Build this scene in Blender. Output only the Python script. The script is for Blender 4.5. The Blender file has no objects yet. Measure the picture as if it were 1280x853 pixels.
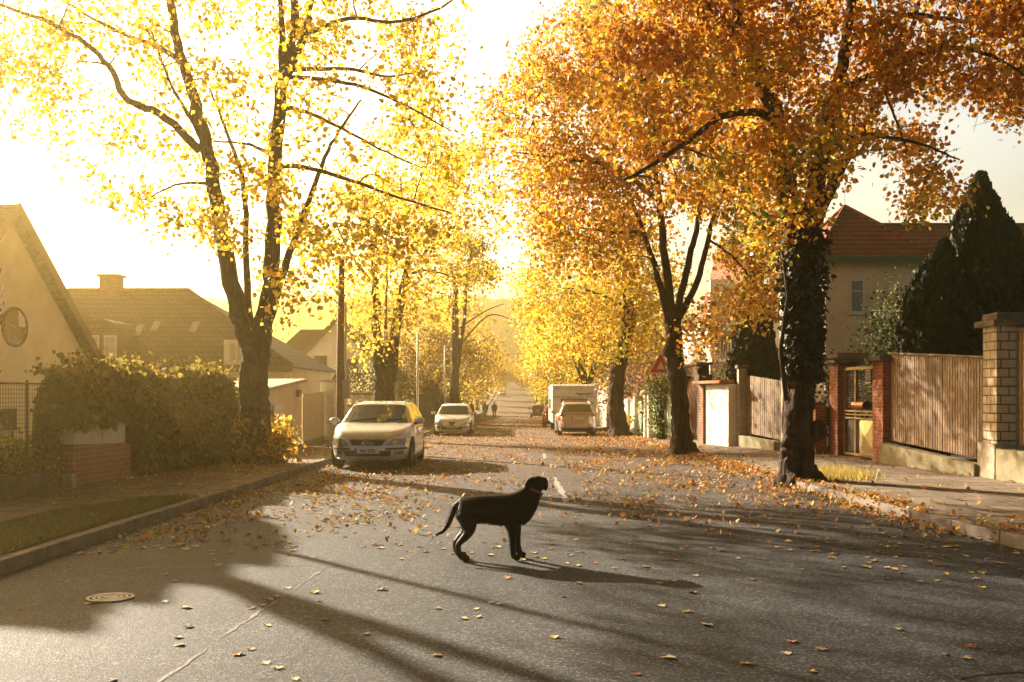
import bpy, bmesh, math, random
import numpy as np
from mathutils import Vector, Matrix
R = math.radians
random.seed(7); rng = np.random.default_rng(11)
F = 1280.0; CH = 1.6; HY = 494.0
scene = bpy.context.scene
COL = scene.collection
WOFF = {}

# ---------------------------------------------------------------- helpers
def at(px, py, Y):
    """real-world point seen at this bearing, standing Y metres down the street"""
    return np.array([(px-640)/F*Y, Y, CH-(py-HY)/F*Y])

def tag(o, label=None, cat=None, group=None, kind=None):
    if label: o['label'] = label
    if cat: o['category'] = cat
    if group: o['group'] = group
    if kind: o['kind'] = kind
    return o

def thing(name, label, cat, loc=(0,0,0), group=None):
    o = bpy.data.objects.new(name, None); COL.objects.link(o)
    o.location = loc; o.empty_display_size = .2
    WOFF[o.name] = np.array(loc, float)
    return tag(o, label, cat, group)

class MB:
    def __init__(s): s.v=[]; s.f=[]
    def add(s, vs, fs):
        b=len(s.v); s.v.extend([tuple(map(float,p)) for p in vs]); s.f.extend([tuple(i+b for i in f) for f in fs]); return s
    def box(s, x0,x1,y0,y1,z0,z1):
        s.add([(x0,y0,z0),(x1,y0,z0),(x1,y1,z0),(x0,y1,z0),(x0,y0,z1),(x1,y0,z1),(x1,y1,z1),(x0,y1,z1)],
              [(0,3,2,1),(4,5,6,7),(0,1,5,4),(1,2,6,5),(2,3,7,6),(3,0,4,7)]); return s
    def prism(s, quad, z0s, z1s):
        """quad: 4 xy points ccw, z lists bottom/top"""
        n=len(quad)
        vs=[(q[0],q[1],z) for q,z in zip(quad,z0s)]+[(q[0],q[1],z) for q,z in zip(quad,z1s)]
        fs=[tuple(reversed(range(n))),tuple(range(n,2*n))]+[(i,(i+1)%n,n+(i+1)%n,n+i) for i in range(n)]
        return s.add(vs,fs)
    def wall(s, a, b, t, za0, za1, zb0=None, zb1=None):
        """slab from plan point a to b, thickness t (to the right-hand side of a->b), heights at a and b"""
        if zb0 is None: zb0,zb1=za0,za1
        a=np.array(a[:2],float); b=np.array(b[:2],float); d=(b-a)/np.linalg.norm(b-a); n=np.array([d[1],-d[0]])*t
        q=[a,a+n,b+n,b]
        return s.prism(q,[za0,za0,zb0,zb0],[za1,za1,zb1,zb1])
    def tube(s, pts, rad, sides=8, noise=0, cap=True, seed=0):
        pts=np.array(pts,float); n=len(pts)
        rad=np.ones(n)*rad if np.isscalar(rad) else np.array(rad,float)
        rs=np.random.default_rng(seed)
        T=np.gradient(pts,axis=0); T/= (np.linalg.norm(T,axis=1)[:,None]+1e-9)
        up=np.array([0,1,.01]) if abs(T[0][2])>.8 else np.array([0,0,1.])
        N=up-T[0]*np.dot(up,T[0]); N/=np.linalg.norm(N)
        an=np.arange(sides)/sides*2*np.pi; vs=[]
        ph=rs.random(4)*6
        for i in range(n):
            N=N-T[i]*np.dot(N,T[i]); N/=np.linalg.norm(N)+1e-9; B=np.cross(T[i],N)
            r=rad[i]*(1+noise*(.5*np.sin(an*3+ph[0]+i*.25)+.4*np.sin(an*5+ph[1]-i*.4)+.3*np.sin(an*8+ph[2]+i*.15)+.5*(rs.random(sides)-.5)))
            vs.extend(pts[i]+np.outer(np.cos(an)*r,N)+np.outer(np.sin(an)*r,B))
        fs=[(i*sides+j,i*sides+(j+1)%sides,(i+1)*sides+(j+1)%sides,(i+1)*sides+j) for i in range(n-1) for j in range(sides)]
        if cap: fs+=[tuple(reversed(range(sides))),tuple((n-1)*sides+j for j in range(sides))]
        return s.add(vs,fs)
    def cyl(s, p0,p1,r,sides=16,r1=None): return s.tube([p0,p1],[r,r if r1 is None else r1],sides)
    def lathe(s, prof, c, axis='z', sides=24):
        vs=[];n=len(prof)
        for (r,h) in prof:
            for j in range(sides):
                a=2*math.pi*j/sides; u,v=r*math.cos(a),r*math.sin(a)
                if axis=='z': vs.append((c[0]+u,c[1]+v,c[2]+h))
                elif axis=='x': vs.append((c[0]+h,c[1]+u,c[2]+v))
                else: vs.append((c[0]+u,c[1]+h,c[2]+v))
        fs=[(i*sides+j,i*sides+(j+1)%sides,(i+1)*sides+(j+1)%sides,(i+1)*sides+j) for i in range(n-1) for j in range(sides)]
        return s.add(vs,fs)
    def grid(s, P, closed_u=False):
        """P[i][j] array of points"""
        P=np.array(P); n,m=P.shape[:2]; mm=m if closed_u else m-1
        return s.add(P.reshape(-1,3),[(i*m+j,i*m+(j+1)%m,(i+1)*m+(j+1)%m,(i+1)*m+j) for i in range(n-1) for j in range(mm)])
    def patch(s, P, t):
        """thin solid from a grid of points P offset by vector t"""
        P=np.array(P,float); n,m=P.shape[:2]; Q=P+np.array(t)
        b=len(s.v); s.v.extend(map(tuple,P.reshape(-1,3))); s.v.extend(map(tuple,Q.reshape(-1,3))); k=n*m
        for i in range(n-1):
            for j in range(m-1):
                a=(b+i*m+j,b+i*m+j+1,b+(i+1)*m+j+1,b+(i+1)*m+j); s.f.append(a[::-1]); s.f.append(tuple(x+k for x in a))
        for i in range(n-1):
            for j in (0,m-1): s.f.append((b+i*m+j,b+(i+1)*m+j,b+(i+1)*m+j+k,b+i*m+j+k))
        for j in range(m-1):
            for i in (0,n-1): s.f.append((b+i*m+j,b+i*m+j+1,b+i*m+j+1+k,b+i*m+j+k))
        return s
    def build(s, name, mat, parent=None, smooth=False, bevel=0, recalc=True, label=None, subsurf=0):
        me=bpy.data.meshes.new(name)
        off=WOFF.get(parent.name,np.zeros(3)) if parent else np.zeros(3)
        V=np.array(s.v)-off
        me.from_pydata(V.tolist(),[],s.f)
        if recalc:
            bm=bmesh.new(); bm.from_mesh(me)
            bmesh.ops.recalc_face_normals(bm,faces=bm.faces[:])
            bm.to_mesh(me); bm.free()
        if smooth: me.polygons.foreach_set('use_smooth',[True]*len(me.polygons))
        if mat: me.materials.append(mat)
        o=bpy.data.objects.new(name,me); COL.objects.link(o)
        if parent: o.parent=parent; WOFF[o.name]=off
        if bevel:
            m=o.modifiers.new('bevel','BEVEL'); m.width=bevel; m.segments=2; m.limit_method='ANGLE'; m.angle_limit=R(40)
        if subsurf:
            m=o.modifiers.new('sub','SUBSURF'); m.levels=m.render_levels=subsurf
        if label: o['label']=label
        return o

def kids(o): return [c for c in bpy.data.objects if c.parent==o]
def copy_tree(o, parent=None):
    c=o.copy(); COL.objects.link(c); c.parent=parent
    for ch in kids(o): copy_tree(ch,c)
    return c

# ---------------------------------------------------------------- materials
MATS={}
def mat(name, col, rough=.8, metal=0, var=.25, scale=3., bump=.0, bscale=40., spec=.3, col2=None, coat=0, isl=False):
    if name in MATS: return MATS[name]
    m=bpy.data.materials.new(name); m.use_nodes=True; nt=m.node_tree; N=nt.nodes; L=nt.links
    b=N['Principled BSDF']; b.inputs['Roughness'].default_value=rough; b.inputs['Metallic'].default_value=metal
    b.inputs['Specular IOR Level'].default_value=spec; b.inputs['Coat Weight'].default_value=coat
    if coat: b.inputs['Coat Roughness'].default_value=.05
    tc=N.new('ShaderNodeTexCoord'); vec=tc.outputs['Object']
    if var>0:
        n=N.new('ShaderNodeTexNoise'); n.inputs['Scale'].default_value=scale; n.inputs['Detail'].default_value=8; n.inputs['Roughness'].default_value=.65
        L.new(vec,n.inputs['Vector'])
        r=N.new('ShaderNodeValToRGB'); r.color_ramp.elements[0].position=.3; r.color_ramp.elements[1].position=.7
        c2=col2 if col2 else tuple(c*(1-var) for c in col)
        c1=col if col2 else tuple(min(1,c*(1+var*.6)) for c in col)
        r.color_ramp.elements[0].color=(*c2,1); r.color_ramp.elements[1].color=(*c1,1)
        L.new(n.outputs['Fac'],r.inputs['Fac']); L.new(r.outputs['Color'],b.inputs['Base Color'])
        if isl:
            gi=N.new('ShaderNodeNewGeometry'); mi=N.new('ShaderNodeMapRange'); L.new(gi.outputs['Random Per Island'],mi.inputs['Value']); mi.inputs['To Min'].default_value=.68; mi.inputs['To Max'].default_value=1.18
            vi=N.new('ShaderNodeVectorMath'); vi.operation='SCALE'; L.new(r.outputs['Color'],vi.inputs[0]); L.new(mi.outputs[0],vi.inputs['Scale']); L.new(vi.outputs[0],b.inputs['Base Color'])
    else: b.inputs['Base Color'].default_value=(*col,1)
    if bump>0:
        n2=N.new('ShaderNodeTexNoise'); n2.inputs['Scale'].default_value=bscale; n2.inputs['Detail'].default_value=6
        L.new(vec,n2.inputs['Vector']); bp=N.new('ShaderNodeBump'); bp.inputs['Strength'].default_value=bump; bp.inputs['Distance'].default_value=.02
        L.new(n2.outputs['Fac'],bp.inputs['Height']); L.new(bp.outputs['Normal'],b.inputs['Normal'])
    MATS[name]=m; return m

def uv_nodes(nt, flat=False):
    """u = x+y, v = z for upright faces (u=x, v=y when flat)"""
    N=nt.nodes; L=nt.links
    g=N.new('ShaderNodeNewGeometry'); s=N.new('ShaderNodeSeparateXYZ'); L.new(g.outputs['Position'],s.inputs[0])
    c=N.new('ShaderNodeCombineXYZ')
    if flat: L.new(s.outputs['X'],c.inputs['X']); L.new(s.outputs['Y'],c.inputs['Y'])
    else:
        a=N.new('ShaderNodeMath'); a.operation='ADD'; L.new(s.outputs['X'],a.inputs[0]); L.new(s.outputs['Y'],a.inputs[1])
        L.new(a.outputs[0],c.inputs['X']); L.new(s.outputs['Z'],c.inputs['Y'])
    return c.outputs[0]

def brickmat(name, c1, c2, mortar, bw=.25, bh=.077, ms=.008, rough=.85, flat=False, bump=.5, stain=.35, offset=.5, mortar_smooth=.1):
    if name in MATS: return MATS[name]
    m=bpy.data.materials.new(name); m.use_nodes=True; nt=m.node_tree; N=nt.nodes; L=nt.links; b=N['Principled BSDF']
    b.inputs['Roughness'].default_value=rough; b.inputs['Specular IOR Level'].default_value=.2
    v=uv_nodes(nt,flat)
    # wobble
    nz=N.new('ShaderNodeTexNoise'); nz.inputs['Scale'].default_value=6; L.new(v,nz.inputs['Vector'])
    mx=N.new('ShaderNodeVectorMath'); mx.operation='MULTIPLY_ADD'; mx.inputs[1].default_value=(.012,.012,0); L.new(nz.outputs['Color'],mx.inputs[0]); L.new(v,mx.inputs[2])
    br=N.new('ShaderNodeTexBrick'); L.new(mx.outputs[0],br.inputs['Vector']); br.offset=offset
    for k,val in (('Scale',1),('Mortar Size',ms),('Brick Width',bw),('Row Height',bh),('Mortar Smooth',mortar_smooth),('Bias',0)): br.inputs[k].default_value=val
    br.inputs['Color1'].default_value=(*c1,1); br.inputs['Color2'].default_value=(*c2,1); br.inputs['Mortar'].default_value=(*mortar,1)
    n=N.new('ShaderNodeTexNoise'); n.inputs['Scale'].default_value=2.2; n.inputs['Detail'].default_value=9; n.inputs['Roughness'].default_value=.7
    L.new(v,n.inputs['Vector'])
    mr=N.new('ShaderNodeMapRange'); mr.inputs['From Min'].default_value=.3; mr.inputs['From Max'].default_value=.7; mr.inputs['To Min'].default_value=1-stain; mr.inputs['To Max'].default_value=1.1
    L.new(n.outputs['Fac'],mr.inputs['Value'])
    mu=N.new('ShaderNodeVectorMath'); mu.operation='SCALE'; L.new(br.outputs['Color'],mu.inputs[0]); L.new(mr.outputs[0],mu.inputs['Scale'])
    L.new(mu.outputs[0],b.inputs['Base Color'])
    sub=N.new('ShaderNodeMath'); sub.operation='SUBTRACT'; n3=N.new('ShaderNodeTexNoise'); n3.inputs['Scale'].default_value=60; L.new(v,n3.inputs['Vector'])
    mm=N.new('ShaderNodeMath'); mm.operation='MULTIPLY'; mm.inputs[1].default_value=.5; L.new(n3.outputs['Fac'],mm.inputs[0])
    L.new(mm.outputs[0],sub.inputs[0]); L.new(br.outputs['Fac'],sub.inputs[1])
    bp=N.new('ShaderNodeBump'); bp.inputs['Strength'].default_value=bump; bp.inputs['Distance'].default_value=.012
    L.new(sub.outputs[0],bp.inputs['Height']); L.new(bp.outputs['Normal'],b.inputs['Normal'])
    MATS[name]=m; return m

def leafmat(name, transl=.5, rough=.5, dark=1.0):
    m=bpy.data.materials.new(name); m.use_nodes=True; nt=m.node_tree; N=nt.nodes; L=nt.links
    b=N['Principled BSDF']; b.inputs['Roughness'].default_value=rough; b.inputs['Specular IOR Level'].default_value=.35
    a=N.new('ShaderNodeAttribute'); a.attribute_name='leafcol'
    L.new(a.outputs['Color'],b.inputs['Base Color'])
    t=N.new('ShaderNodeBsdfTranslucent'); g=N.new('ShaderNodeGamma'); g.inputs['Gamma'].default_value=.8
    L.new(a.outputs['Color'],g.inputs['Color']); L.new(g.outputs[0],t.inputs['Color'])
    mx=N.new('ShaderNodeMixShader'); mx.inputs[0].default_value=transl
    L.new(b.outputs[0],mx.inputs[1]); L.new(t.outputs[0],mx.inputs[2]); L.new(mx.outputs[0],N['Material Output'].inputs['Surface'])
    return m
LEAF=leafmat('autumn_leaf',.52); LITTER=leafmat('leaf_litter',.2,.7); EVER=leafmat('evergreen_leaf',.12,.6)

def barkmat(name,c1,c2,sc=9):
    m=bpy.data.materials.new(name); m.use_nodes=True; nt=m.node_tree; N=nt.nodes; L=nt.links; b=N['Principled BSDF']
    b.inputs['Roughness'].default_value=.9; b.inputs['Specular IOR Level'].default_value=.15
    tc=N.new('ShaderNodeTexCoord'); mp=N.new('ShaderNodeMapping'); mp.inputs['Scale'].default_value=(1,1,.22); L.new(tc.outputs['Object'],mp.inputs[0])
    n=N.new('ShaderNodeTexNoise'); n.inputs['Scale'].default_value=sc; n.inputs['Detail'].default_value=10; n.inputs['Roughness'].default_value=.7; n.inputs['Distortion'].default_value=.6
    L.new(mp.outputs[0],n.inputs['Vector']); r=N.new('ShaderNodeValToRGB'); r.color_ramp.elements[0].position=.35; r.color_ramp.elements[1].position=.65
    r.color_ramp.elements[0].color=(*c2,1); r.color_ramp.elements[1].color=(*c1,1); L.new(n.outputs['Fac'],r.inputs['Fac']); L.new(r.outputs[0],b.inputs['Base Color'])
    v=N.new('ShaderNodeTexVoronoi'); v.inputs['Scale'].default_value=sc*2; L.new(mp.outputs[0],v.inputs['Vector'])
    ad=N.new('ShaderNodeMath'); ad.operation='MULTIPLY_ADD'; ad.inputs[1].default_value=.6; L.new(v.outputs['Distance'],ad.inputs[0]); L.new(n.outputs['Fac'],ad.inputs[2])
    bp=N.new('ShaderNodeBump'); bp.inputs['Strength'].default_value=1; bp.inputs['Distance'].default_value=.11; L.new(ad.outputs[0],bp.inputs['Height']); L.new(bp.outputs[0],b.inputs['Normal'])
    return m
BARK=barkmat('bark_grey',(.13,.10,.075),(.04,.03,.022)); BARKD=barkmat('bark_dark',(.11,.07,.045),(.025,.016,.012),7)

# ---------------------------------------------------------------- terrain profile
def zr(Y): return np.interp(Y,[-60,25,35,45,55,75,100,120,140,180,215,270,330,420,620],[0,0,-.07,-.2,-.27,-.5,-.8,-.92,-.8,.05,1.0,3.0,5.3,8.0,9.0])
def kr(Y): return np.interp(Y,[-60,-10,10,13,18,31,45,60,400],[5.9,5.6,5.32,5.05,4.85,4.85,4.35,4.3,4.3])
def kl(Y): return np.interp(Y,[-60,9,20,30,45,400],[-4.6,-4.55,-4.35,-4.1,-3.85,-3.8])
def pr(Y): return np.interp(Y,[-60,12,18,22.5,25.5,27.5,30.1,32.5,38.7,45,56,400],[9.6,9.0,8.55,8.15,8.0,7.28,6.7,6.45,6.5,5.3,5.2,5.2])
def pl(Y): return np.interp(Y,[-60,14,17,23.5,27,36,60,400],[-7.7,-7.25,-7.05,-6.35,-6.3,-6.4,-6.2,-6.0])
def step_r(Y): return np.interp(Y,[-60,17.6,17.75,26,400],[.13,.13,.035,.03,.05])
PV=.12
def surf(x,y):
    z=zr(y)
    if x>kr(y): return z+step_r(y)+(PV-step_r(y))*min(1,max(0,(x-kr(y)-.3)/1.5))
    if x<kl(y): return z+PV
    return z

# materials for the ground
def asphalt():
    m=bpy.data.materials.new('asphalt'); m.use_nodes=True; nt=m.node_tree; N=nt.nodes; L=nt.links; b=N['Principled BSDF']
    b.inputs['Roughness'].default_value=.8; b.inputs['Specular IOR Level'].default_value=.28
    g=N.new('ShaderNodeNewGeometry'); P=g.outputs['Position']
    def noise(s,d=6,r=.6):
        n=N.new('ShaderNodeTexNoise'); n.inputs['Scale'].default_value=s; n.inputs['Detail'].default_value=d; n.inputs['Roughness'].default_value=r; L.new(P,n.inputs['Vector']); return n.outputs['Fac']
    vo=N.new('ShaderNodeTexVoronoi'); vo.inputs['Scale'].default_value=75; L.new(P,vo.inputs['Vector'])
    r=N.new('ShaderNodeValToRGB'); e=r.color_ramp.elements; e[0].position=0; e[0].color=(.015,.016,.019,1); e[1].position=1; e[1].color=(.17,.175,.185,1)
    k=e.new(.72); k.color=(.038,.040,.045,1)
    sp=N.new('ShaderNodeSeparateColor'); L.new(vo.outputs['Color'],sp.inputs[0]); L.new(sp.outputs[0],r.inputs['Fac'])
    big=N.new('ShaderNodeMapRange'); L.new(noise(.55,5,.6),big.inputs['Value']); big.inputs['From Min'].default_value=.3; big.inputs['From Max'].default_value=.7; big.inputs['To Min'].default_value=.6; big.inputs['To Max'].default_value=1.4
    s1=N.new('ShaderNodeVectorMath'); s1.operation='SCALE'; L.new(r.outputs[0],s1.inputs[0]); L.new(big.outputs[0],s1.inputs['Scale'])
    # old repair patches, each its own tone, and dark oil stains
    pv_=N.new('ShaderNodeTexVoronoi'); pv_.inputs['Scale'].default_value=.22; pv_.distance='CHEBYCHEV'; L.new(P,pv_.inputs['Vector']); psc=N.new('ShaderNodeSeparateColor'); L.new(pv_.outputs['Color'],psc.inputs[0])
    pm=N.new('ShaderNodeMapRange'); L.new(psc.outputs[0],pm.inputs['Value']); pm.inputs['To Min'].default_value=.78; pm.inputs['To Max'].default_value=1.15
    st=N.new('ShaderNodeMapRange'); L.new(noise(1.1,3,.5),st.inputs['Value']); st.inputs['From Min'].default_value=.60; st.inputs['From Max'].default_value=.72; st.inputs['To Min'].default_value=1; st.inputs['To Max'].default_value=.6
    pp=N.new('ShaderNodeMath'); pp.operation='MULTIPLY'; L.new(pm.outputs[0],pp.inputs[0]); L.new(st.outputs[0],pp.inputs[1])
    s2=N.new('ShaderNodeVectorMath'); s2.operation='SCALE'; L.new(s1.outputs[0],s2.inputs[0]); L.new(pp.outputs[0],s2.inputs['Scale']); s1=s2
    # leaf dust trodden into the road further down the street
    sx=N.new('ShaderNodeSeparateXYZ'); L.new(P,sx.inputs[0])
    mr=N.new('ShaderNodeMapRange'); L.new(sx.outputs['Y'],mr.inputs['Value']); mr.inputs['From Min'].default_value=11; mr.inputs['From Max'].default_value=36
    nn=N.new('ShaderNodeMapRange'); L.new(noise(1.6,9,.75),nn.inputs['Value']); nn.inputs['From Min'].default_value=.38; nn.inputs['From Max'].default_value=.62
    mu=N.new('ShaderNodeMath'); mu.operation='MULTIPLY'; L.new(mr.outputs[0],mu.inputs[0]); L.new(nn.outputs[0],mu.inputs[1])
    mu2=N.new('ShaderNodeMath'); mu2.operation='MULTIPLY_ADD'; mu2.inputs[1].default_value=.55; L.new(mu.outputs[0],mu2.inputs[0])
    mq=N.new('ShaderNodeMath'); mq.operation='MULTIPLY'; mq.inputs[1].default_value=.3; L.new(mr.outputs[0],mq.inputs[0]); L.new(mq.outputs[0],mu2.inputs[2])
    mix=N.new('ShaderNodeMix'); mix.data_type='RGBA'; L.new(mu2.outputs[0],mix.inputs[0]); L.new(s1.outputs[0],mix.inputs[6]); mix.inputs[7].default_value=(.20,.105,.045,1)
    L.new(mix.outputs[2],b.inputs['Base Color'])
    bp=N.new('ShaderNodeBump'); bp.inputs['Strength'].default_value=.7; bp.inputs['Distance'].default_value=.004
    L.new(vo.outputs['Distance'],bp.inputs['Height'])
    bp2=N.new('ShaderNodeBump'); bp2.inputs['Strength'].default_value=.3; bp2.inputs['Distance'].default_value=.01; L.new(noise(9,6,.7),bp2.inputs['Height']); L.new(bp.outputs[0],bp2.inputs['Normal'])
    L.new(bp2.outputs[0],b.inputs['Normal']); return m
ASPH=asphalt()
SLAB=brickmat('paving_slabs',(.30,.24,.18),(.23,.18,.13),(.06,.045,.03),bw=.9,bh=.62,ms=.02,flat=True,stain=.5,bump=.6,mortar_smooth=.4)
KERB=mat('kerb_stone',(.21,.17,.135),.85,var=.45,scale=4,bump=.5,bscale=50)
SOIL=mat('garden_soil',(.07,.055,.03),.95,var=.5,scale=1.2,bump=.8,bscale=10,col2=(.05,.06,.018))
DARKA=mat('asphalt_patch',(.055,.052,.05),.85,var=.4,scale=60,bump=.8,bscale=120)

def strip(name, fa, fb, Ys, zoff_a, zoff_b, m, under=.25, nx=1, label=None):
    """sheet between two plan curves following the street profile"""
    mb=MB(); rows=[]
    for y in Ys:
        a,b=fa(y),fb(y); rows.append([(a+(b-a)*i/nx,y,zr(y)+(zoff_a(y) if callable(zoff_a) else zoff_a)*(1-i/nx)+(zoff_b(y) if callable(zoff_b) else zoff_b)*(i/nx)) for i in range(nx+1)])
    mb.grid(rows); o=mb.build(name,m); 
    me=o.data
    if me.polygons[0].normal.z<0: me.flip_normals()
    return tag(o,kind='structure')
Ys=sorted(set(list(np.arange(-40,70,2.))+list(np.arange(70,400,10.))+[17.6,17.75,31,45]))
g=MB(); rows=[]
for y in list(np.arange(-60,620,8.))+[640]:
    rows.append([(x,y,zr(y)-.06+ (0 if abs(x)<40 else 0)) for x in (-420,-120,-40,-12,-6,6,12,40,120,420)])
g.grid(rows); o=g.build('ground',SOIL); tag(o,kind='structure')
if o.data.polygons[0].normal.z<0: o.data.flip_normals()
strip('road',kl,kr,Ys,0,0,ASPH)
K=.14
strip('pavement_left',pl,lambda y:kl(y)-K,Ys,PV,PV,SLAB).name='pavement'
# right pavement: kerb height then rising to the property line
strip('pavement',lambda y:kr(y)+K,lambda y:min(kr(y)+1.8,pr(y)-.02),Ys,step_r,PV,SLAB)
strip('pavement',lambda y:min(kr(y)+1.8,pr(y)-.02),lambda y:pr(y)+.35,Ys,PV,PV,SLAB)
# kerbs : real stones with joints
def kerb(side):
    mb=MB(); y=-20.
    while y<120:
        ln=1.0; y1=y+ln-.012
        f=kl if side<0 else kr
        if side>0 and 17.0<y<17.7: y1=17.6
        for_h=(lambda yy:PV+.005) if side<0 else (lambda yy:step_r(min(yy,yy))+.005)
        h=for_h((y+y1)/2)
        a0,a1=f(y),f(y1); w=K if side>0 else -K
        dz=random.uniform(-.006,.006)
        q=[(a0,y),(a0+w,y),(a1+w,y1),(a1,y1)]
        if side<0: q=q[::-1]; zz=[zr(y1),zr(y1),zr(y),zr(y)]
        else: zz=[zr(y),zr(y),zr(y1),zr(y1)]
        mb.prism(q,[z-.1 for z in zz],[z+h+dz for z in zz])
        y+=ln
    return tag(mb.build('kerb',KERB,bevel=.012),kind='structure')
kerb(-1); kerb(1)
# grass verge on the left, near the camera
GR=mat('verge_turf',(.06,.07,.02),.95,var=.5,scale=3,bump=.9,bscale=30,col2=(.05,.035,.015))
mb=MB(); rows=[[(kl(y)-.16-(1.25)*i/4*np.interp(y,[6,13,15],[1,1,.35]),y,PV+.012+.02*math.sin(i/4*math.pi)) for i in range(5)] for y in np.arange(6,15.1,.5)]
mb.grid(rows); o=mb.build('grass_verge',GR); tag(o,kind='structure')
if o.data.polygons[0].normal.z<0: o.data.flip_normals()
# seams, markings, patches on the road
def ribbon(name,pts,w,z,m,label=None,wob=.015):
    mb=MB(); pts=np.array(pts,float); out=[]
    P=[]; 
    for i in range(len(pts)-1):
        n=max(2,int(np.linalg.norm(pts[i+1]-pts[i])/.15))
        for k in range(n): P.append(pts[i]+(pts[i+1]-pts[i])*k/n)
    P.append(pts[-1]); P=np.array(P); T=np.gradient(P,axis=0); T/=np.linalg.norm(T,axis=1)[:,None]
    rows=[]
    for p,t in zip(P,T):
        n=np.array([t[1],-t[0]]); a=p+n*(w/2+random.uniform(-wob,wob)); b=p-n*(w/2+random.uniform(-wob,wob))
        rows.append([(a[0],a[1],zr(a[1])+z),(b[0],b[1],zr(b[1])+z)])
    mb.grid(rows); o=mb.build(name,m)
    if o.data.polygons[0].normal.z<0: o.data.flip_normals()
    return tag(o,kind='structure')
def _u(): pass
def G(px,py): d=CH*F/(py-HY); return ((px-640)/F*d,d)
def paintmat(name,col,cover,scale=22):
    m=bpy.data.materials.new(name); m.use_nodes=True; nt=m.node_tree; N=nt.nodes; L=nt.links; b=N['Principled BSDF']; b.inputs['Base Color'].default_value=(*col,1); b.inputs['Roughness'].default_value=.85
    g=N.new('ShaderNodeNewGeometry'); n=N.new('ShaderNodeTexNoise'); n.inputs['Scale'].default_value=scale; n.inputs['Detail'].default_value=8; n.inputs['Roughness'].default_value=.75; L.new(g.outputs['Position'],n.inputs['Vector'])
    r=N.new('ShaderNodeMapRange'); r.inputs['From Min'].default_value=.5-cover*.25+.08; r.inputs['From Max'].default_value=.5-cover*.25+.2; r.inputs['To Min'].default_value=0; r.inputs['To Max'].default_value=1; L.new(n.outputs['Fac'],r.inputs['Value']); L.new(r.outputs[0],b.inputs['Alpha']); return m
SEAM=paintmat('seam_filler',(.24,.23,.21),.75,60)
ribbon('road_seam',[G(190,860),G(300,782),G(414,706)],.015,.004,SEAM)
ribbon('road_seam',[G(414,706),G(330,707),G(110,712)],.02,.004,SEAM)
ribbon('road_seam',[G(470,735),G(545,668),G(560,655)],.06,.004,paintmat('seam_pale',(.16,.15,.14),.5,40))
PALEP=paintmat('worn_road_paint',(.34,.33,.31),.85,30)
ribbon('road_marking',[G(693,597),G(700,612),G(709,629)],.09,.004,PALEP,wob=.03)
ribbon('road_marking',[G(680,566),G(682,574)],.1,.004,PALEP,wob=.03)
ribbon('road_marking',[G(330,850),G(408,768)],.12,.004,paintmat('ghost_paint',(.20,.195,.19),.35,45),wob=.01)
ribbon('road_crack',[G(1200,850),G(1240,842),G(1300,838)],.02,.004,mat('tar_crack',(.02,.02,.02),.7,var=0))
# ---------------------------------------------------------------- foliage
LEAF6=np.array([(0,0,0),(-.40,.22,.07),(-.36,.62,.05),(0,1,0),(.36,.62,.05),(.40,.22,.07)])
LEAF4=np.array([(0,0,0),(-.42,.45,.07),(0,1,0),(.42,.45,.07)])
def leaves_mesh(name, C, size, cols, m, parent, seed=0, tmpl=6, droop=.4, normals=None, flat=0.):
    r=np.random.default_rng(seed); n=len(C); T=LEAF6 if tmpl==6 else LEAF4; k=len(T)
    C=np.asarray(C,float)-WOFF.get(parent.name,np.zeros(3)) if parent is not None else np.asarray(C,float)
    S=size*(.42+1.0*r.random(n))
    D=r.normal(size=(n,3)); D[:,2]-=droop
    if normals is not None: D=D*.55+normals*.25; D[:,2]-=droop
    D/=np.linalg.norm(D,axis=1)[:,None]
    Nn=r.normal(size=(n,3)); Nn[:,2]+=.5+flat
    if normals is not None: Nn=Nn*.45+normals*1.2
    Nn-=D*np.sum(Nn*D,axis=1)[:,None]; Nn/=np.linalg.norm(Nn,axis=1)[:,None]+1e-9
    X=np.cross(D,Nn); T2=T.copy()
    V=C[:,None,:]+S[:,None,None]*(T2[None,:,0:1]*X[:,None,:]+T2[None,:,1:2]*D[:,None,:]+T2[None,:,2:3]*Nn[:,None,:]*1.6)
    V=V.reshape(-1,3)
    if k==6: F1=np.array([[0,1,2,3],[3,4,5,0]])
    else: F1=np.array([[0,1,2],[2,3,0]])
    Fc=(np.arange(n)[:,None,None]*k+F1[None]).reshape(-1,F1.shape[1])
    me=bpy.data.meshes.new(name); me.vertices.add(len(V)); me.vertices.foreach_set('co',V.astype(np.float32).ravel())
    nl=Fc.size; me.loops.add(nl); me.loops.foreach_set('vertex_index',Fc.astype(np.int32).ravel())
    me.polygons.add(len(Fc)); me.polygons.foreach_set('loop_start',(np.arange(len(Fc))*F1.shape[1]).astype(np.int32))
    me.update(calc_edges=True)
    at_=me.color_attributes.new('leafcol','FLOAT_COLOR','POINT')
    cc=np.ones((n,4)); cc[:,:3]=cols; cc=np.repeat(cc,k,axis=0)
    at_.data.foreach_set('color',cc.astype(np.float32).ravel())
    me.materials.append(m)
    o=bpy.data.objects.new(name,me); COL.objects.link(o)
    if parent is not None: o.parent=parent; WOFF[o.name]=WOFF.get(parent.name,np.zeros(3))
    return o

def inpoly(px,py,poly):
    poly=np.array(poly,float); c=np.zeros(len(px),bool); j=len(poly)-1
    for i in range(len(poly)):
        xi,yi=poly[i]; xj,yj=poly[j]
        cond=((yi>py)!=(yj>py))&(px<(xj-xi)*(py-yi)/(yj-yi+1e-12)+xi); c^=cond; j=i
    return c

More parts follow.
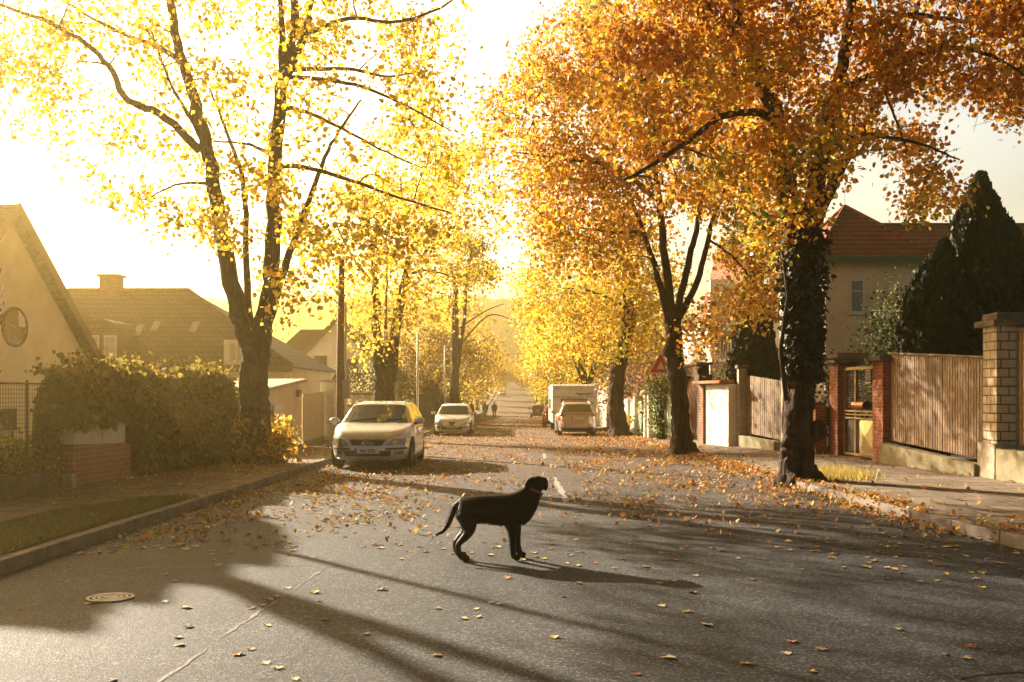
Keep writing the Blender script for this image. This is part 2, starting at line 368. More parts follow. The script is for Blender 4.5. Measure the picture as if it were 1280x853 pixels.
def smooth_path(P,n):
    P=np.array(P,float); t=np.linspace(0,len(P)-1,n); out=[]
    for u in t:
        i=min(int(u),len(P)-2); f=u-i; p0=P[max(i-1,0)];p1=P[i];p2=P[i+1];p3=P[min(i+2,len(P)-1)]
        out.append(.5*((2*p1)+(-p0+p2)*f+(2*p0-5*p1+4*p2-p3)*f*f+(-p0+3*p1-3*p2+p3)*f**3))
    return np.array(out)

def palette(n, cols, w, clump, r, jit=.12):
    cols=np.array(cols); w=np.array(w,float)/sum(w); cum=np.cumsum(w)
    u=np.clip(clump*.75+r.normal(size=n)*.16+.1,0,.9999); idx=np.searchsorted(cum,u)
    idx=np.clip(idx,0,len(cols)-1); c=cols[idx]*(1+jit*r.normal(size=(n,1))); c[:,1]*=(1+.10*r.normal(size=n))
    return np.clip(c,.005,.95)

def tree(name,label,Y,limbs,poly,ncl,lpc,leaf,cols,w,group,dspread=3.2,base=None,crad=.5,bark=None,seed=1,tmpl=6,noise=.12,cone=None,avoid=None,burls=(),cat='tree'):
    """limbs: list of (polyline [(px,py[,dy])...], r0, r1); poly: outline of the crown as seen at distance Y"""
    r=np.random.default_rng(seed); bark=bark or BARK
    b0=at(limbs[0][0][0][0],limbs[0][0][0][1],Y); gz=zr(Y)+PV*.5
    root=thing(name,label,cat,(b0[0],Y,gz),group)
    mb=MB(); nodes=[]; nr=[]
    for li,(pl_,r0,r1) in enumerate(limbs):
        P=[at(p[0],p[1],Y)+np.array([0,(p[2] if len(p)>2 else 0),0]) for p in pl_]
        # keep bearing when a limb leans nearer or further
        for q,p in zip(P,pl_):
            if len(p)>2 and p[2]: q[:]=at(p[0],p[1],Y+p[2])
        if li==0: P[0][2]=gz-.15
        n=max(6,int(len(P)*(9 if li==0 else 5))); Q=smooth_path(P,n); t=np.linspace(0,1,n); rad=r0+(r1-r0)*t
        Q[1:-1]+=r.normal(size=(n-2,3))*min(.05,r0*(.06 if li==0 else .12))
        if li==0:
            h=Q[:,2]-gz; rad=rad*(1+.75*np.exp(-np.maximum(h,0)/.28))
            Q=np.vstack([Q[0],Q]) if False else Q
        mb.tube(Q,rad,(28 if li==0 else 16) if r0>.15 else 8,noise if r0>.15 else .05,seed=seed*31+li)
        if li>0 or len(limbs)==1:
            for q,rr in zip(Q[1:],rad[1:]): nodes.append(q); nr.append(rr)
    for (px,py,rb) in burls:
        c=at(px,py,Y); k=MB(); prof=[(rb*math.sin(a),-rb*1.2*math.cos(a)) for a in np.linspace(.05,math.pi-.05,7)]
        mb.lathe([(q[0]*random.uniform(.8,1.2),q[1]) for q in prof],c+np.array([0,-.12,0]),sides=10)
    nodes=np.array(nodes); nr=np.array(nr)
    # cluster centres
    pa=np.array(poly,float); C=[]; 
    tries=0
    cyp,czp=pa[:,0].mean(),pa[:,1].mean()
    while len(C)<ncl and tries<400:
        tries+=1
        px=r.uniform(pa[:,0].min(),pa[:,0].max(),400); py=r.uniform(pa[:,1].min(),pa[:,1].max(),400)
        k=inpoly(px,py,poly)
        if avoid:
            for av in avoid: k&=~inpoly(px,py,av)
        px,py=px[k],py[k]
        # thinner in depth near the outline
        dd=np.clip(r.normal(size=len(px))*.5,-1,1)*dspread
        for a,b,d in zip(px,py,dd):
            p=at(a,b,Y)*1.0; 
            p[1]=Y+d
            # perspective-correct the offset so the outline holds
            p=at(a,b,Y+d)
            v=np.sin(p[0]*1.3+seed)+np.sin(p[2]*1.5+seed*2)+np.sin(p[1]*1.1+p[0]*.7)
            if v<-.9 and r.random()<.75: continue
            C.append(p)
            if len(C)>=ncl: break
    C=np.array(C)
    d0=np.array([np.min(np.linalg.norm(nodes-c,axis=1)) for c in C]); order=np.argsort(d0)
    for ci in order:
        c=C[ci]; d=np.linalg.norm(nodes-c,axis=1)+ (nodes[:,2]>c[2]+.3)*.5
        j=int(np.argmin(d)); a=nodes[j]; L=np.linalg.norm(c-a)
        if L<.15: continue
        mid=(a+c)/2+np.array([0,0,.12*L])+r.normal(size=3)*.06*L
        n=5 if L<1.5 else 8; P=smooth_path([a,mid,c],n); r0=min(nr[j]*.6,.012+.013*L); r1=.006
        P[1:-1]+=r.normal(size=(n-2,3))*.02*L
        rad=np.linspace(r0,r1,n); mb.tube(P,rad,4,0,cap=False)
        nodes=np.vstack([nodes,P[1:]]); nr=np.concatenate([nr,np.maximum(rad[1:],.009)])
        # side sprigs
        for s in range(2):
            e=c+r.normal(size=3)*crad*.8; mb.tube([P[-2],(P[-2]+e)/2+r.normal(size=3)*.05,e],[.008,.006,.003],3,0,cap=False)
    mb.build('trunk',bark,root,smooth=True)
    # leaves
    cnt=r.poisson(lpc,len(C)); cnt=np.maximum(cnt,8)
    idx=np.repeat(np.arange(len(C)),cnt); n=len(idx)
    off=r.normal(size=(n,3))*crad*np.array([.6,.6,.42]); 
    P=C[idx]+off; P[:,2]-=.1
    tone=r.random(len(C))
    if cone is not None: tone=np.clip(.5*tone+.5*cone(C),0,1)
    cols_=palette(n,cols,w,tone[idx],r)
    leaves_mesh('crown',P,leaf,cols_,LEAF,root,seed=seed,tmpl=tmpl)
    return root

YEL=[(.62,.50,.05),(.72,.52,.04),(.78,.50,.03),(.66,.36,.03),(.40,.40,.05)]
ORG=[(.16,.17,.03),(.46,.34,.03),(.68,.40,.03),(.66,.28,.02),(.46,.15,.015),(.28,.09,.015)]
GLD=[(.30,.30,.04),(.60,.46,.04),(.74,.46,.03),(.72,.34,.02),(.56,.22,.02)]

# -- left maple by the hedge
YA=22.5
tree('maple_tree','tall forked yellow maple standing between the ivy hedge and the parked silver estate car',YA,[
 ([(322,592),(320,560),(319,520),(318,470),(319,432)],.33,.29),
 ([(316,440),(300,398),(285,330),(271,270),(262,200),(245,130),(228,70),(212,0),(200,-90),(192,-180)],.21,.05),
 ([(322,440),(334,385),(340,310),(345,200),(353,110),(366,40),(370,-40),(378,-140)],.22,.05),
 ([(353,110),(352,50),(350,0),(342,-90)],.10,.03),
 ([(356,98),(378,50),(390,0),(404,-80,.8)],.11,.03),
 ([(330,425),(350,350,.3),(372,290,.6),(395,225,.9),(420,170,1.2),(452,125,1.5)],.11,.02),
 ([(314,425),(308,340,.6),(305,235,1.2),(285,170,1.8),(262,110,2.2)],.10,.02),
 ([(250,188),(201,143,-.4),(159,126,-.8),(136,83,-1.2),(91,43,-1.6),(0,5,-2),(-60,-10,-2.2)],.10,.02),
 ([(232,83),(201,60,.5),(161,45,1),(110,20,1.5),(60,-10,2)],.07,.02),
 ([(347,207),(403,214,-.6),(484,242,-1.2),(565,267,-1.6)],.06,.012),
 ([(346,140),(370,136,.4),(418,156,.9),(474,186,1.3),(530,212,1.7)],.06,.012),
 ([(357,96),(428,103,-.5),(484,121,-1),(560,161,-1.5)],.055,.012),
 ([(358,88),(433,86,.6),(484,96,1.2),(534,88,1.6)],.055,.012),
 ([(385,42),(438,23,-.4),(494,28,-.8),(550,10,-1.2),(580,-10,-1.4)],.055,.012),
 ([(342,196),(320,184,.2),(302,179,.4),(267,177,.6)],.045,.02),
 ([(262,196),(240,150,-1),(215,110,-2),(190,40,-2.8)],.06,.015),
 ([(265,230),(225,230,-.8),(180,250,-1.4)],.04,.012),
 ],[(-160,-200),(570,-200),(592,0),(562,80),(592,190),(562,290),(470,320),(425,400),(350,410),(338,340),(240,290),(150,262),(60,165),(-60,140),(-160,60)],
 480,60,.105,YEL,[1,2,2.4,1,.5],'tall street trees with trunks at the kerbs',dspread=3.6,crad=.46,seed=3,
 avoid=[[(560,100),(620,60),(640,-40),(575,20)],[(40,300),(60,180),(140,262),(230,300)],[(300,235),(335,235),(330,410),(296,330)]])
# a second one standing in the garden beyond the left edge
tree('maple_tree','yellow garden maple whose twigs reach in at the top left corner of the photo',18.6,[
 ([(-117,610),(-117,480),(-115,330),(-117,200)],.2,.15),
 ([(-117,210),(-110,100),(-60,0),(0,-80)],.14,.04),
 ([(-118,210),(-190,60),(-210,-100)],.13,.04),([(-112,600),(-60,560),(-14,480),(-10,300),(-14,100),(-10,-60)],.08,.05),([(-117,250),(-160,100),(-140,-120)],.12,.04)],
 [(-340,-300),(20,-300),(60,0),(-20,70),(-120,90),(-260,60),(-340,-100)],40,30,.12,YEL,[1,2,2.4,1,.5],'tall street trees with trunks at the kerbs',dspread=2,crad=.45,seed=5)
# -- big orange tree right
def cone1(C):
    px=640+F*C[:,0]/C[:,1]; py=HY-F*(C[:,2]-CH)/C[:,1]
    d=np.hypot(px-990,py-270)/330
    return np.clip(d,0,1)
tree('linden_tree','huge orange and brown linden with a knotty ivy-clad trunk standing at the right kerb stone',18,[
 ([(1000,612),(996,585),(998,540),(1000,470),(1003,400),(1005,340),(1004,286)],.25,.27),
 ([(996,300),(985,240),(968,140),(945,80),(925,30),(912,-50),(900,-160)],.19,.05),
 ([(1008,300),(1026,210),(1045,120),(1060,40),(1072,-80)],.18,.05),
 ([(1012,310),(1040,230,.6),(1080,160,1.2),(1120,80,1.8),(1160,-20,2.2)],.13,.04),
 ([(975,165),(948,141,-.2),(897,149,-.4),(864,174,-.7),(807,211,-1),(780,225,-1.1)],.085,.02),
 ([(932,40),(875,51,.2),(830,79,.5),(779,121,.9)],.07,.015),
 ([(938,62),(900,20,-.6),(850,-20,-1.2),(800,-40,-1.6)],.06,.015),
 ([(1048,115),(1110,85,-.6),(1180,60,-1),(1240,70,-1.3),(1300,110,-1.5)],.075,.015),
 ([(1060,50),(1130,20,.5),(1210,30,.9),(1290,60,1.2)],.07,.015),
 ([(1035,180),(1085,170,-.4),(1150,180,-.8),(1200,200,-1)],.05,.012),
 ([(1110,80),(1105,110,-.4),(1120,150,-.6),(1135,190,-.7)],.035,.01),
 ([(988,290),(975,250,-.5),(985,230,-.8)],.05,.02),
 ],[(790,-190),(1400,-190),(1400,110),(1290,140),(1235,165),(1225,200),(1190,250),(1150,268),(1122,185),(1062,180),(1046,225),(1028,285),(985,322),(940,290),(905,230),(845,250),(790,215),(750,110),(765,0)],
 600,92,.092,ORG,[1.0,.9,1.3,1.8,1.5,.8],'tall street trees with trunks at the kerbs',dspread=2.4,crad=.37,bark=BARKD,seed=8,noise=.12,cone=cone1,
 avoid=[[(1150,130),(1215,105),(1260,130),(1235,160),(1200,240),(1185,210)]],burls=((1020,538,.16),(1008,505,.13),(988,520,.12),(1014,350,.14),(992,400,.13)))
# ivy collar on that trunk is a plant of its own
r=np.random.default_rng(4); n=5200
hh=r.random(n)**.8; py=285+hh*190; ang=r.random(n)*2*np.pi; rad=.27+.10*r.normal(size=n)*np.clip(1.1-hh,.3,1)
cx=(1004-640)/F*18
P=np.stack([cx+np.cos(ang)*rad,18+np.sin(ang)*rad,CH-(py-HY)/F*18],1); Nn=np.stack([np.cos(ang),np.sin(ang),np.zeros(n)],1)
iv=thing('ivy','dark ivy wrapped round the upper trunk of the huge right-hand linden','climbing plant',(cx,18,4))
iv.location=(cx,18,1.8); WOFF[iv.name]=np.array((cx,18,1.8))
leaves_mesh('foliage',P,.10,palette(n,[(.012,.016,.006),(.022,.022,.007),(.06,.04,.012)],[3,2,.5],r.random(n),r),EVER,iv,seed=2,normals=Nn)
mb=MB(); mb.tube([(cx-.36,17.75,1.5),(cx-.45,17.8,2.4),(cx-.35,17.7,3.3),(cx-.42,17.85,4.2)],[.045,.04,.03,.02],6,.1); mb.build('stem',BARKD,iv,smooth=True)

tree('linden_tree','orange and gold linden with an upright fan of dark limbs beside the white-green picket fence',28,[
 ([(854,568),(850,520),(846,470),(842,420),(840,392)],.25,.21),
 ([(836,405),(822,345),(806,295),(790,250)],.11,.04),([(840,400),(831,320),(824,250),(812,170),(800,80)],.13,.04),
 ([(843,400),(860,330),(872,280),(882,200),(900,110)],.11,.04),([(847,400),(872,350),(885,300),(900,250),(930,180)],.10,.035),
 ([(812,180),(760,130,.6),(710,110,1.2),(650,120,1.6)],.08,.015),([(822,250),(770,210,-.6),(710,200,-1.2),(640,190,-1.8)],.08,.015),
 ([(806,290),(760,290,.5),(700,280,1)],.06,.015),([(804,110),(780,40,-.5),(740,-10,-1)],.07,.02),
 ([(886,300),(915,320,-.8),(940,350,-1.2)],.04,.012),([(838,400),(860,420,-.8),(890,410,-1.2)],.035,.01),
 ],[(590,165),(604,118),(640,98),(662,50),(725,-10),(735,-60),(900,-100),(960,40),(965,250),(988,330),(975,375),(945,400),(905,380),(900,432),(862,440),(866,380),(850,330),(800,345),(760,330),(700,335),(655,285),(640,240),(600,232)],
 640,68,.108,ORG,[1.,1.1,2,2.5,1.2,.3],'tall street trees with trunks at the kerbs',dspread=3.4,crad=.5,bark=BARKD,seed=12,noise=.10,
 avoid=[[(846,398),(815,385),(796,330),(800,285),(840,262),(905,262),(905,375)]],burls=((836,440,.17),(852,470,.14)))
tree('linden_tree','yellow-green linden with a crooked dark trunk right behind the silver estate car',43,[
 ([(775,545),(770,500),(774,460),(783,420),(786,380),(785,350)],.34,.2),
 ([(785,370),(800,320),(815,280)],.12,.04),([(785,360),(770,310),(750,280)],.12,.04),([(786,385),(740,365),(700,360)],.08,.02),([(785,355),(786,300),(790,260)],.1,.03)],
 [(648,335),(700,290),(760,255),(830,270),(860,330),(850,400),(815,455),(790,440),(755,440),(700,440),(652,410)],
 300,48,.15,GLD,[1,2.2,2.2,1,.6],'tall street trees with trunks at the kerbs',dspread=3,crad=.62,bark=BARKD,seed=15,tmpl=4)
# -- left second tree
tree('maple_tree','yellow forked maple rising behind the roof of the parked silver estate car',38,[
 ([(482,545),(480,500),(480,465)],.40,.34),
 ([(476,480),(472,430),(470,370),(466,310),(456,250)],.22,.05),([(487,478),(494,420),(504,360),(512,320),(540,280)],.24,.06),
 ([(505,345),(535,338),(570,348)],.06,.015),([(470,360),(440,320),(420,280)],.07,.02),([(512,320),(505,270),(500,220)],.09,.02),([(483,470),(482,400),(484,330)],.09,.02)],
 [(400,215),(470,165),(560,170),(618,225),(632,300),(612,345),(570,385),(545,405),(500,400),(480,450),(438,468),(440,410),(400,330)],
 300,36,.14,YEL,[1.2,2.2,2.2,.7,1],'tall street trees with trunks at the kerbs',dspread=3.5,crad=.62,seed=19,tmpl=4)
tree('lime_tree','slender bare-stemmed tree with a thin crown behind the white hatchback',62,[
 ([(568,525),(569,460),(569,400),(570,345)],.30,.14),([(572,460),(580,400),(583,350),(590,310)],.14,.05),([(576,430),(610,395),(640,400)],.06,.02),([(575,410),(605,390),(630,380)],.05,.02)],
 [(528,310),(560,285),(610,300),(620,345),(600,360),(560,350)],
 90,40,.17,[(.28,.22,.04),(.45,.30,.04),(.55,.36,.04)],[1,1,1],'tall street trees with trunks at the kerbs',dspread=2.5,crad=.6,seed=23,tmpl=4)

# -- avenue trees further off: three models, copied
def far_tree(name,label,X,Y,h,spread,cols,w,seed,bare=2.2,ncl=130,lpc=55,leaf=.2,group='avenue trees further down the street'):
    r=np.random.default_rng(seed); gz=zr(Y)+.05; root=thing(name,label,'tree',(X,Y,gz),group)
    mb=MB(); nodes=[];nr=[]
    top=np.array([X+r.normal()*.2,Y,gz+bare+.4]); mb.tube(smooth_path([(X,Y,gz-.2),(X+.1,Y,gz+bare*.5),top],8),np.linspace(.34,.24,8)*np.array([1.4]+[1]*7),10,.12,seed=seed)
    for k in range(5):
        a=k*1.257+r.random(); e=top+np.array([math.cos(a)*spread*.45,math.sin(a)*spread*.45,h*.42+r.random()]); P=smooth_path([top-np.array([0,0,.4]),top+(e-top)*.45+np.array([0,0,.4]),e],8); rad=np.linspace(.15,.03,8)
        mb.tube(P,rad,6,.1,seed=seed+k)
        for q,rr in zip(P[1:],rad[1:]): nodes.append(q);nr.append(rr)
    nodes=np.array(nodes); C=[]
    while len(C)<ncl:
        u=r.normal(size=3); u/=np.linalg.norm(u); u*=r.random()**.4; c=np.array([X,Y,gz+bare+h*.45])+u*np.array([spread*.62,spread*.62,h*.5])
        c+=r.normal(size=3)*.25
        if np.sin(c[0]*1.7+seed)+np.sin(c[2]*1.6)+np.sin(c[1]*1.5)<-.9: continue
        C.append(c)
    C=np.array(C)
    for c in C:
        d=np.linalg.norm(nodes-c,axis=1); j=int(np.argmin(d)); a=nodes[j]; P=smooth_path([a,(a+c)/2+(0,0,.1),c],4); mb.tube(P,[.03,.022,.015,.01],3,0,cap=False); nodes=np.vstack([nodes,P[2:]])
    mb.build('trunk',BARKD,root,smooth=True)
    idx=np.repeat(np.arange(len(C)),lpc); n=len(idx); tone=r.random(len(C))
    P=C[idx]+r.normal(size=(n,3))*np.array([.45,.45,.34])
    leaves_mesh('crown',P,leaf,palette(n,cols,w,tone[idx],r),LEAF,root,seed=seed,tmpl=4)
    return root
G1='avenue trees further down the street'
FA=far_tree('avenue_tree','golden avenue tree with a thick trunk just behind the caravan roof',4.6,62,7.5,5.6,GLD,[1,2.4,2.2,.8,.3],31)
FB=far_tree('avenue_tree','amber avenue tree above the two walkers on the left kerb',-4.6,84,8.5,6.2,[(.30,.24,.04),(.48,.32,.03),(.58,.36,.03),(.5,.24,.02)],[1,2,2,1],33,bare=2.0)
FC=far_tree('avenue_tree','brown-leaved avenue tree beside the dark fence left of the walkers',-5.4,72,7.0,5.0,[(.22,.15,.04),(.36,.22,.04),(.46,.28,.03)],[1,1.6,1.6],35,bare=1.6,ncl=110)
spots=[(FA,4.9,71,1.05,.7,'golden avenue tree, second one behind the caravan'),(FA,4.8,80,1.0,2.2,'golden avenue tree, third one behind the caravan'),
 (FB,5.0,93,1.05,1.2,'amber avenue tree to the right of the dark car driving off'),(FA,4.9,108,1.0,3.9,'golden avenue tree on the right kerb just past the dark car driving off'),
 (FB,4.9,124,1.05,2.9,'amber avenue tree on the right kerb midway up the distant slope'),(FA,4.8,142,1.1,.3,'golden avenue tree on the right kerb far up the slope'),
 (FB,4.8,165,1.1,5.,'amber avenue tree small on the right at the foot of the far rise'),(FA,4.8,192,1.15,1.9,'golden avenue tree tiny on the right of the far rise'),(FB,4.8,225,1.2,4.1,'amber avenue tree on the right opposite the far white car'),
 (FA,4.8,262,1.2,3.3,'golden avenue tree on the right near the end of the street'),
 (FC,-5.6,94,1.1,2.4,'brown-leaved avenue tree just left behind the two walkers'),(FB,-4.9,106,1.0,4.6,'amber avenue tree past the two walkers on the left'),
 (FC,-5.0,124,1.15,.8,'brown-leaved avenue tree on the left midway up the distant slope'),(FB,-4.9,145,1.1,1.5,'amber avenue tree on the left far up the slope'),
 (FB,-4.9,170,1.1,3.5,'amber avenue tree small on the left at the foot of the far rise'),(FC,-4.9,200,1.25,5.5,'brown-leaved avenue tree on the left just before the far white car'),
 (FB,-4.9,240,1.2,.2,'amber avenue tree on the left behind the far white car'),(FA,-4.9,280,1.2,2.2,'golden avenue tree on the left near the end of the street')]
for (o0,X,Y,s,rz,lab) in spots:
    c=copy_tree(o0); c.location=(X,Y,zr(Y)+.05); c.rotation_euler=(0,0,rz); c.scale=(s,s,s); c['label']=lab

# -- shrubs / bushes
def bush(name,label,X,Y,w,d,h,cols,wts,n,leaf,seed,z0=None,cat='shrub',group=None,twigs=14,m=None,dens=None,lump=.25,up=.0):
    r=np.random.default_rng(seed); gz=zr(Y)+.05 if z0 is None else z0; root=thing(name,label,cat,(X,Y,gz),group)
    mb=MB(); k=max(6,int(n/45)); C=[]
    for i in range(k):
        u=r.normal(size=3); u/=np.linalg.norm(u); u*=.35+.65*r.random()**.5
        c=np.array([X+u[0]*w/2*.85,Y+u[1]*d/2*.85,gz+h*.52+u[2]*h*.43]); C.append(c)
    C=np.array(C)
    for c in C[:twigs*3]:
        b=np.array([X+r.normal()*w*.06,Y+r.normal()*d*.06,gz-.03]); mb.tube(smooth_path([b,(b+c)/2+(0,0,.12*h),c],5),np.linspace(.022,.006,5),4,0,cap=False)
    mb.build('stem',BARKD,root)
    idx=r.integers(0,k,n); sc=min(w,d,h)*lump
    P=C[idx]+r.normal(size=(n,3))*sc*.55; P[:,2]=np.maximum(P[:,2],gz+.03)
    leaves_mesh('foliage',P,leaf,palette(n,cols,wts,r.random(k)[idx],r),m or LEAF,root,seed=seed,tmpl=6 if leaf<.11 and Y<30 else 4)
    return root
RED=[(.14,.05,.03),(.24,.09,.04),(.30,.14,.05),(.12,.09,.03)]
GRN=[(.05,.07,.015),(.10,.11,.02),(.20,.18,.03),(.34,.26,.03)]
bush('shrub','low yellow shrub sprouting round the foot of the forked left maple',-5.55,22.3,2.3,1.3,1.0,[(.20,.09,.02),(.50,.24,.02),(.66,.42,.03),(.70,.50,.04)],[1.3,1,1.2,1],1500,.10,41,z0=PV)
bush('shrub','yellow-green leafy shrub behind the wire fence at the left edge of the photo',-7.62,15.5,1.3,1.5,.85,[(.30,.28,.04),(.42,.40,.06),(.50,.48,.10),(.12,.12,.03)],[1,1.5,1,.8],2600,.06,42,z0=.1)
bush('shrub','reddish-brown shrub behind the white gate pillar, left of the crooked tree',6.6,52,4.4,4,4.2,RED,[1,1.6,1.2,.8],3000,.14,43)
bush('shrub','reddish-brown shrub over the white picket fence, right of the crooked tree',6.9,45.5,2.9,3,3.6,RED,[1,1.5,1.5,.8],2600,.12,44)
bush('shrub','yellowish green bush between the crooked tree and the warning sign',6.2,41.6,2.4,2.2,2.9,[(.10,.10,.02),(.28,.22,.04),(.44,.34,.05)],[1,1.4,1],2200,.12,45)
bush('shrub','dark brown bare-looking shrub behind the arched gate wall',8.1,39.5,3.2,2.6,2.9,[(.06,.035,.02),(.13,.07,.03),(.08,.08,.02)],[1,1,.7],2000,.10,46)
bush('shrub','dark brown shrub over the cream wall below the balcony',8.7,35.5,2.6,2.2,2.6,[(.07,.04,.02),(.14,.08,.03),(.08,.09,.02)],[1,1,.7],1700,.10,47)
bush('shrub','dark green bush pushing through the pickets beside the fan-limbed tree',5.55,37.8,1.5,1.3,2.5,GRN,[2,1.4,.5,.3],1500,.10,48)
bush('shrub','small yellow shrub at the foot of the crooked tree',4.75,43.6,.7,.6,1.0,YEL,[1,1,1,1,1],420,.09,49)
bush('shrub','wispy pale shrub behind the low wall between the two roofs on the left',-7.4,51,2.6,2.2,3.6,[(.16,.13,.05),(.30,.25,.1),(.42,.36,.16)],[1,1,1],1500,.10,50)
bush('olive_tree','grey-green feathery garden tree in front of the cream house wall',10.35,27.5,1.9,1.8,4.8,[(.04,.05,.02),(.08,.09,.03),(.18,.17,.04)],[1.4,1.4,.5],8000,.085,51,cat='tree',lump=.3)
bush('shrub','brown thicket behind the dark fence on the left before the walkers',-7.6,66,3.4,6,4.2,[(.13,.08,.03),(.22,.14,.04),(.40,.28,.04)],[1,1.4,.8],2600,.16,52)
bush('shrub','bronze thicket beyond the dark fence beside the two walkers',-7.4,84,3.4,9,4.5,[(.13,.08,.03),(.24,.15,.04),(.40,.26,.04)],[1,1.4,.8],2600,.18,53)
bush('shrub','dark green bush behind the brick garden wall and the big linden trunk',8.7,26.9,1.6,1.5,2.6,[(.03,.04,.012),(.05,.06,.015)],[1,1],1800,.09,54,m=EVER)

def conifer(name,label,X,Y,h,rad,seed,n,ex=1.9):
    r=np.random.default_rng(seed); gz=zr(Y)+.08; root=thing(name,label,'tree',(X,Y,gz),'dark conifers in the gardens')
    mb=MB(); mb.tube([(X,Y,gz-.1),(X,Y,gz+h*.5),(X,Y,gz+h*.93)],[.14,.08,.015],8); 
    t=r.random(n)**1.15; a=r.random(n)*2*np.pi
    prof=lambda t:np.where(t<.22,.78+t*1.0,np.clip(1-((t-.22)/.78)**ex,0,1))
    lum=1+.10*np.sin(a*3+t*9+seed)+.08*np.sin(a*7-t*14)+.06*np.sin(a*13+t*31)
    rr=rad*prof(t)*lum*(1-.35*r.random(n)**2+.10*(r.random(n)<.07))
    P=np.stack([X+np.cos(a)*rr+.12*rad*np.sin(t*7+seed),Y+np.sin(a)*rr,gz+.1+t*h],1)
    Nn=np.stack([np.cos(a),np.sin(a),.35+0*a],1)
    mb.build('trunk',BARKD,root)
    leaves_mesh('crown',P,.17,palette(n,[(.012,.020,.008),(.020,.032,.012),(.035,.045,.015)],[2,2,.6],r.random(n),r),EVER,root,seed=seed,tmpl=4,droop=-1.3,normals=Nn)
    # shaded heartwood twigs fill the middle
    return root
conifer('thuja_tree','tallest dark thuja, pointed top above the slatted fence at the right edge',12.35,26.6,7.05,1.5,61,30000)
conifer('thuja_tree','broad dark thuja leaning against the tallest one, just left of its point',10.95,25.9,5.2,1.25,62,22000)
conifer('thuja_tree','small rounded dark thuja between the orange foliage and the stone gate posts',8.55,35.6,4.95,.95,63,12000)

for i,(X_,Y_,h_,rd_) in enumerate(((-12.3,17.9,5.5,1.3),(-12.6,19.2,5.7,1.5),(-12.9,20.5,6.0,1.5),(-13.1,21.9,6.2,1.5),(-13.7,23.6,6.6,1.5))):  # unseen row added to shade the left road, blunt-topped for the shadow outline
    conifer('thuja_tree',('nearest','second nearest','middle','second farthest','farthest')[i]+' dark thuja of the unseen row added past the left edge to shade the road',X_,Y_,h_,rd_,80+i,8000,ex=4.5)
# -- ivy hedge, left
def hedge():
    r=np.random.default_rng(71); root=thing('ivy_hedge','bulging ivy-covered hedge around the brick meter box on the left pavement','hedge',(-6.9,19.3,PV))
    # centreline along the property line
    L=9.0; n=46000
    def surfpt(s,a):
        # s along 0..1, a angle over the top -0.15..pi*1.05
        y=16.0+s*7.8; cx=np.interp(y,[16,17,18,20,23.8],[-7.0,-7.25,-7.45,-7.3,-6.75]); 
        end=np.clip(np.minimum(s,1-s)/.09,0,1)**.5
        lump=1+.06*np.sin(y*2.3)+.06*np.sin(y*4.1+a*3)+.04*np.sin(y*9+a*7)
        hw=np.interp(y,[16,18],[.42,.62])*(.5+.5*end)*lump; hh=(1.93+.1*np.sin(y*1.7+1))*(.72+.28*end)*(1+.03*np.sin(y*6+a*5))
        c,s_=np.cos(a),np.sin(a)
        x=cx+hw*np.sign(c)*np.abs(c)**.55; z=.1+hh*np.where(s_>0,np.abs(s_)**.5,0)
        return x,y,z,c,s_
    s=r.random(n); a=np.where(r.random(n)<.55,r.uniform(0,1.2,n),r.uniform(0,math.pi,n))
    # ends
    x,y,z,c,s_=surfpt(s,a); z=np.where(a<.9,.1+(z-.1)*r.random(n)**.6,z)
    inn=1-.10*r.random(n)
    P=np.stack([x,y,z],1)+r.normal(size=(n,3))*.05; Nn=np.stack([c,0*c-.25,s_*.9],1)
    k=(P[:,2]<PV+.25*r.random(n)); P=P[~k]; Nn=Nn[~k]
    # front end facing up the road
    m=5200; u=r.uniform(-1,1,m); w=r.random(m); hx=-7.02+u*.42; ht=1.75*np.sqrt(np.clip(1-np.abs(u)**3,0,1)); 
    E=np.stack([hx,16.05-.25*np.sqrt(np.clip(1-u*u,0,1))+r.normal(size=m)*.06,.2+w*ht],1); kk=(E[:,0]<-7.02)|(E[:,2]>1.15); E=E[kk]; P=np.vstack([P,E]); Nn=np.vstack([Nn,np.tile([0,-1,.2],(len(E),1))])
    # keep the brick box and its metal doors clear
    box=(P[:,0]>-7.5)&(P[:,1]>15.9)&(P[:,1]<18.6)&(P[:,2]<1.16+.08*np.sin(P[:,1]*5)); P=P[~box]; Nn=Nn[~box]
    # loose shoots on top
    q=1500; sx=r.random(q); yy=16.1+sx*7.6; cxx=np.interp(yy,[16,17.5,23.8],[-7.1,-7.35,-6.8])+r.normal(size=q)*.3; T=np.stack([cxx,yy,2.0+.22*r.random(q)**2*(1+np.sin(yy*3))],1); P=np.vstack([P,T]); Nn=np.vstack([Nn,np.tile([0,0,1.],(q,1))])
    t=np.clip((P[:,2])/2.1,0,1); cl=r.random(len(P))*.8
    leaves_mesh('foliage',P,.092,palette(len(P),[(.10,.08,.015),(.20,.15,.02),(.32,.22,.03),(.46,.33,.05)],[1.2,2,1.2,.5],cl,r),LEAF,root,seed=72,normals=Nn,droop=.9)
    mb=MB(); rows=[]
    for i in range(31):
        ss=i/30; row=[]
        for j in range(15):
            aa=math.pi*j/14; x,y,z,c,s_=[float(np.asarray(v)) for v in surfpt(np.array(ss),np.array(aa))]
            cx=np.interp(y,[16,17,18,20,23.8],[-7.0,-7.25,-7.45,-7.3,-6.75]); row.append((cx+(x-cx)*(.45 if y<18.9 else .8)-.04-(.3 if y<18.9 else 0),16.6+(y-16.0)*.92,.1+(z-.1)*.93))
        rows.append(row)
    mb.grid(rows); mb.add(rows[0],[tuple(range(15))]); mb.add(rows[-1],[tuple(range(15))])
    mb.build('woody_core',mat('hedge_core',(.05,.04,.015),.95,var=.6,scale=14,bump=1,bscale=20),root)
hedge()

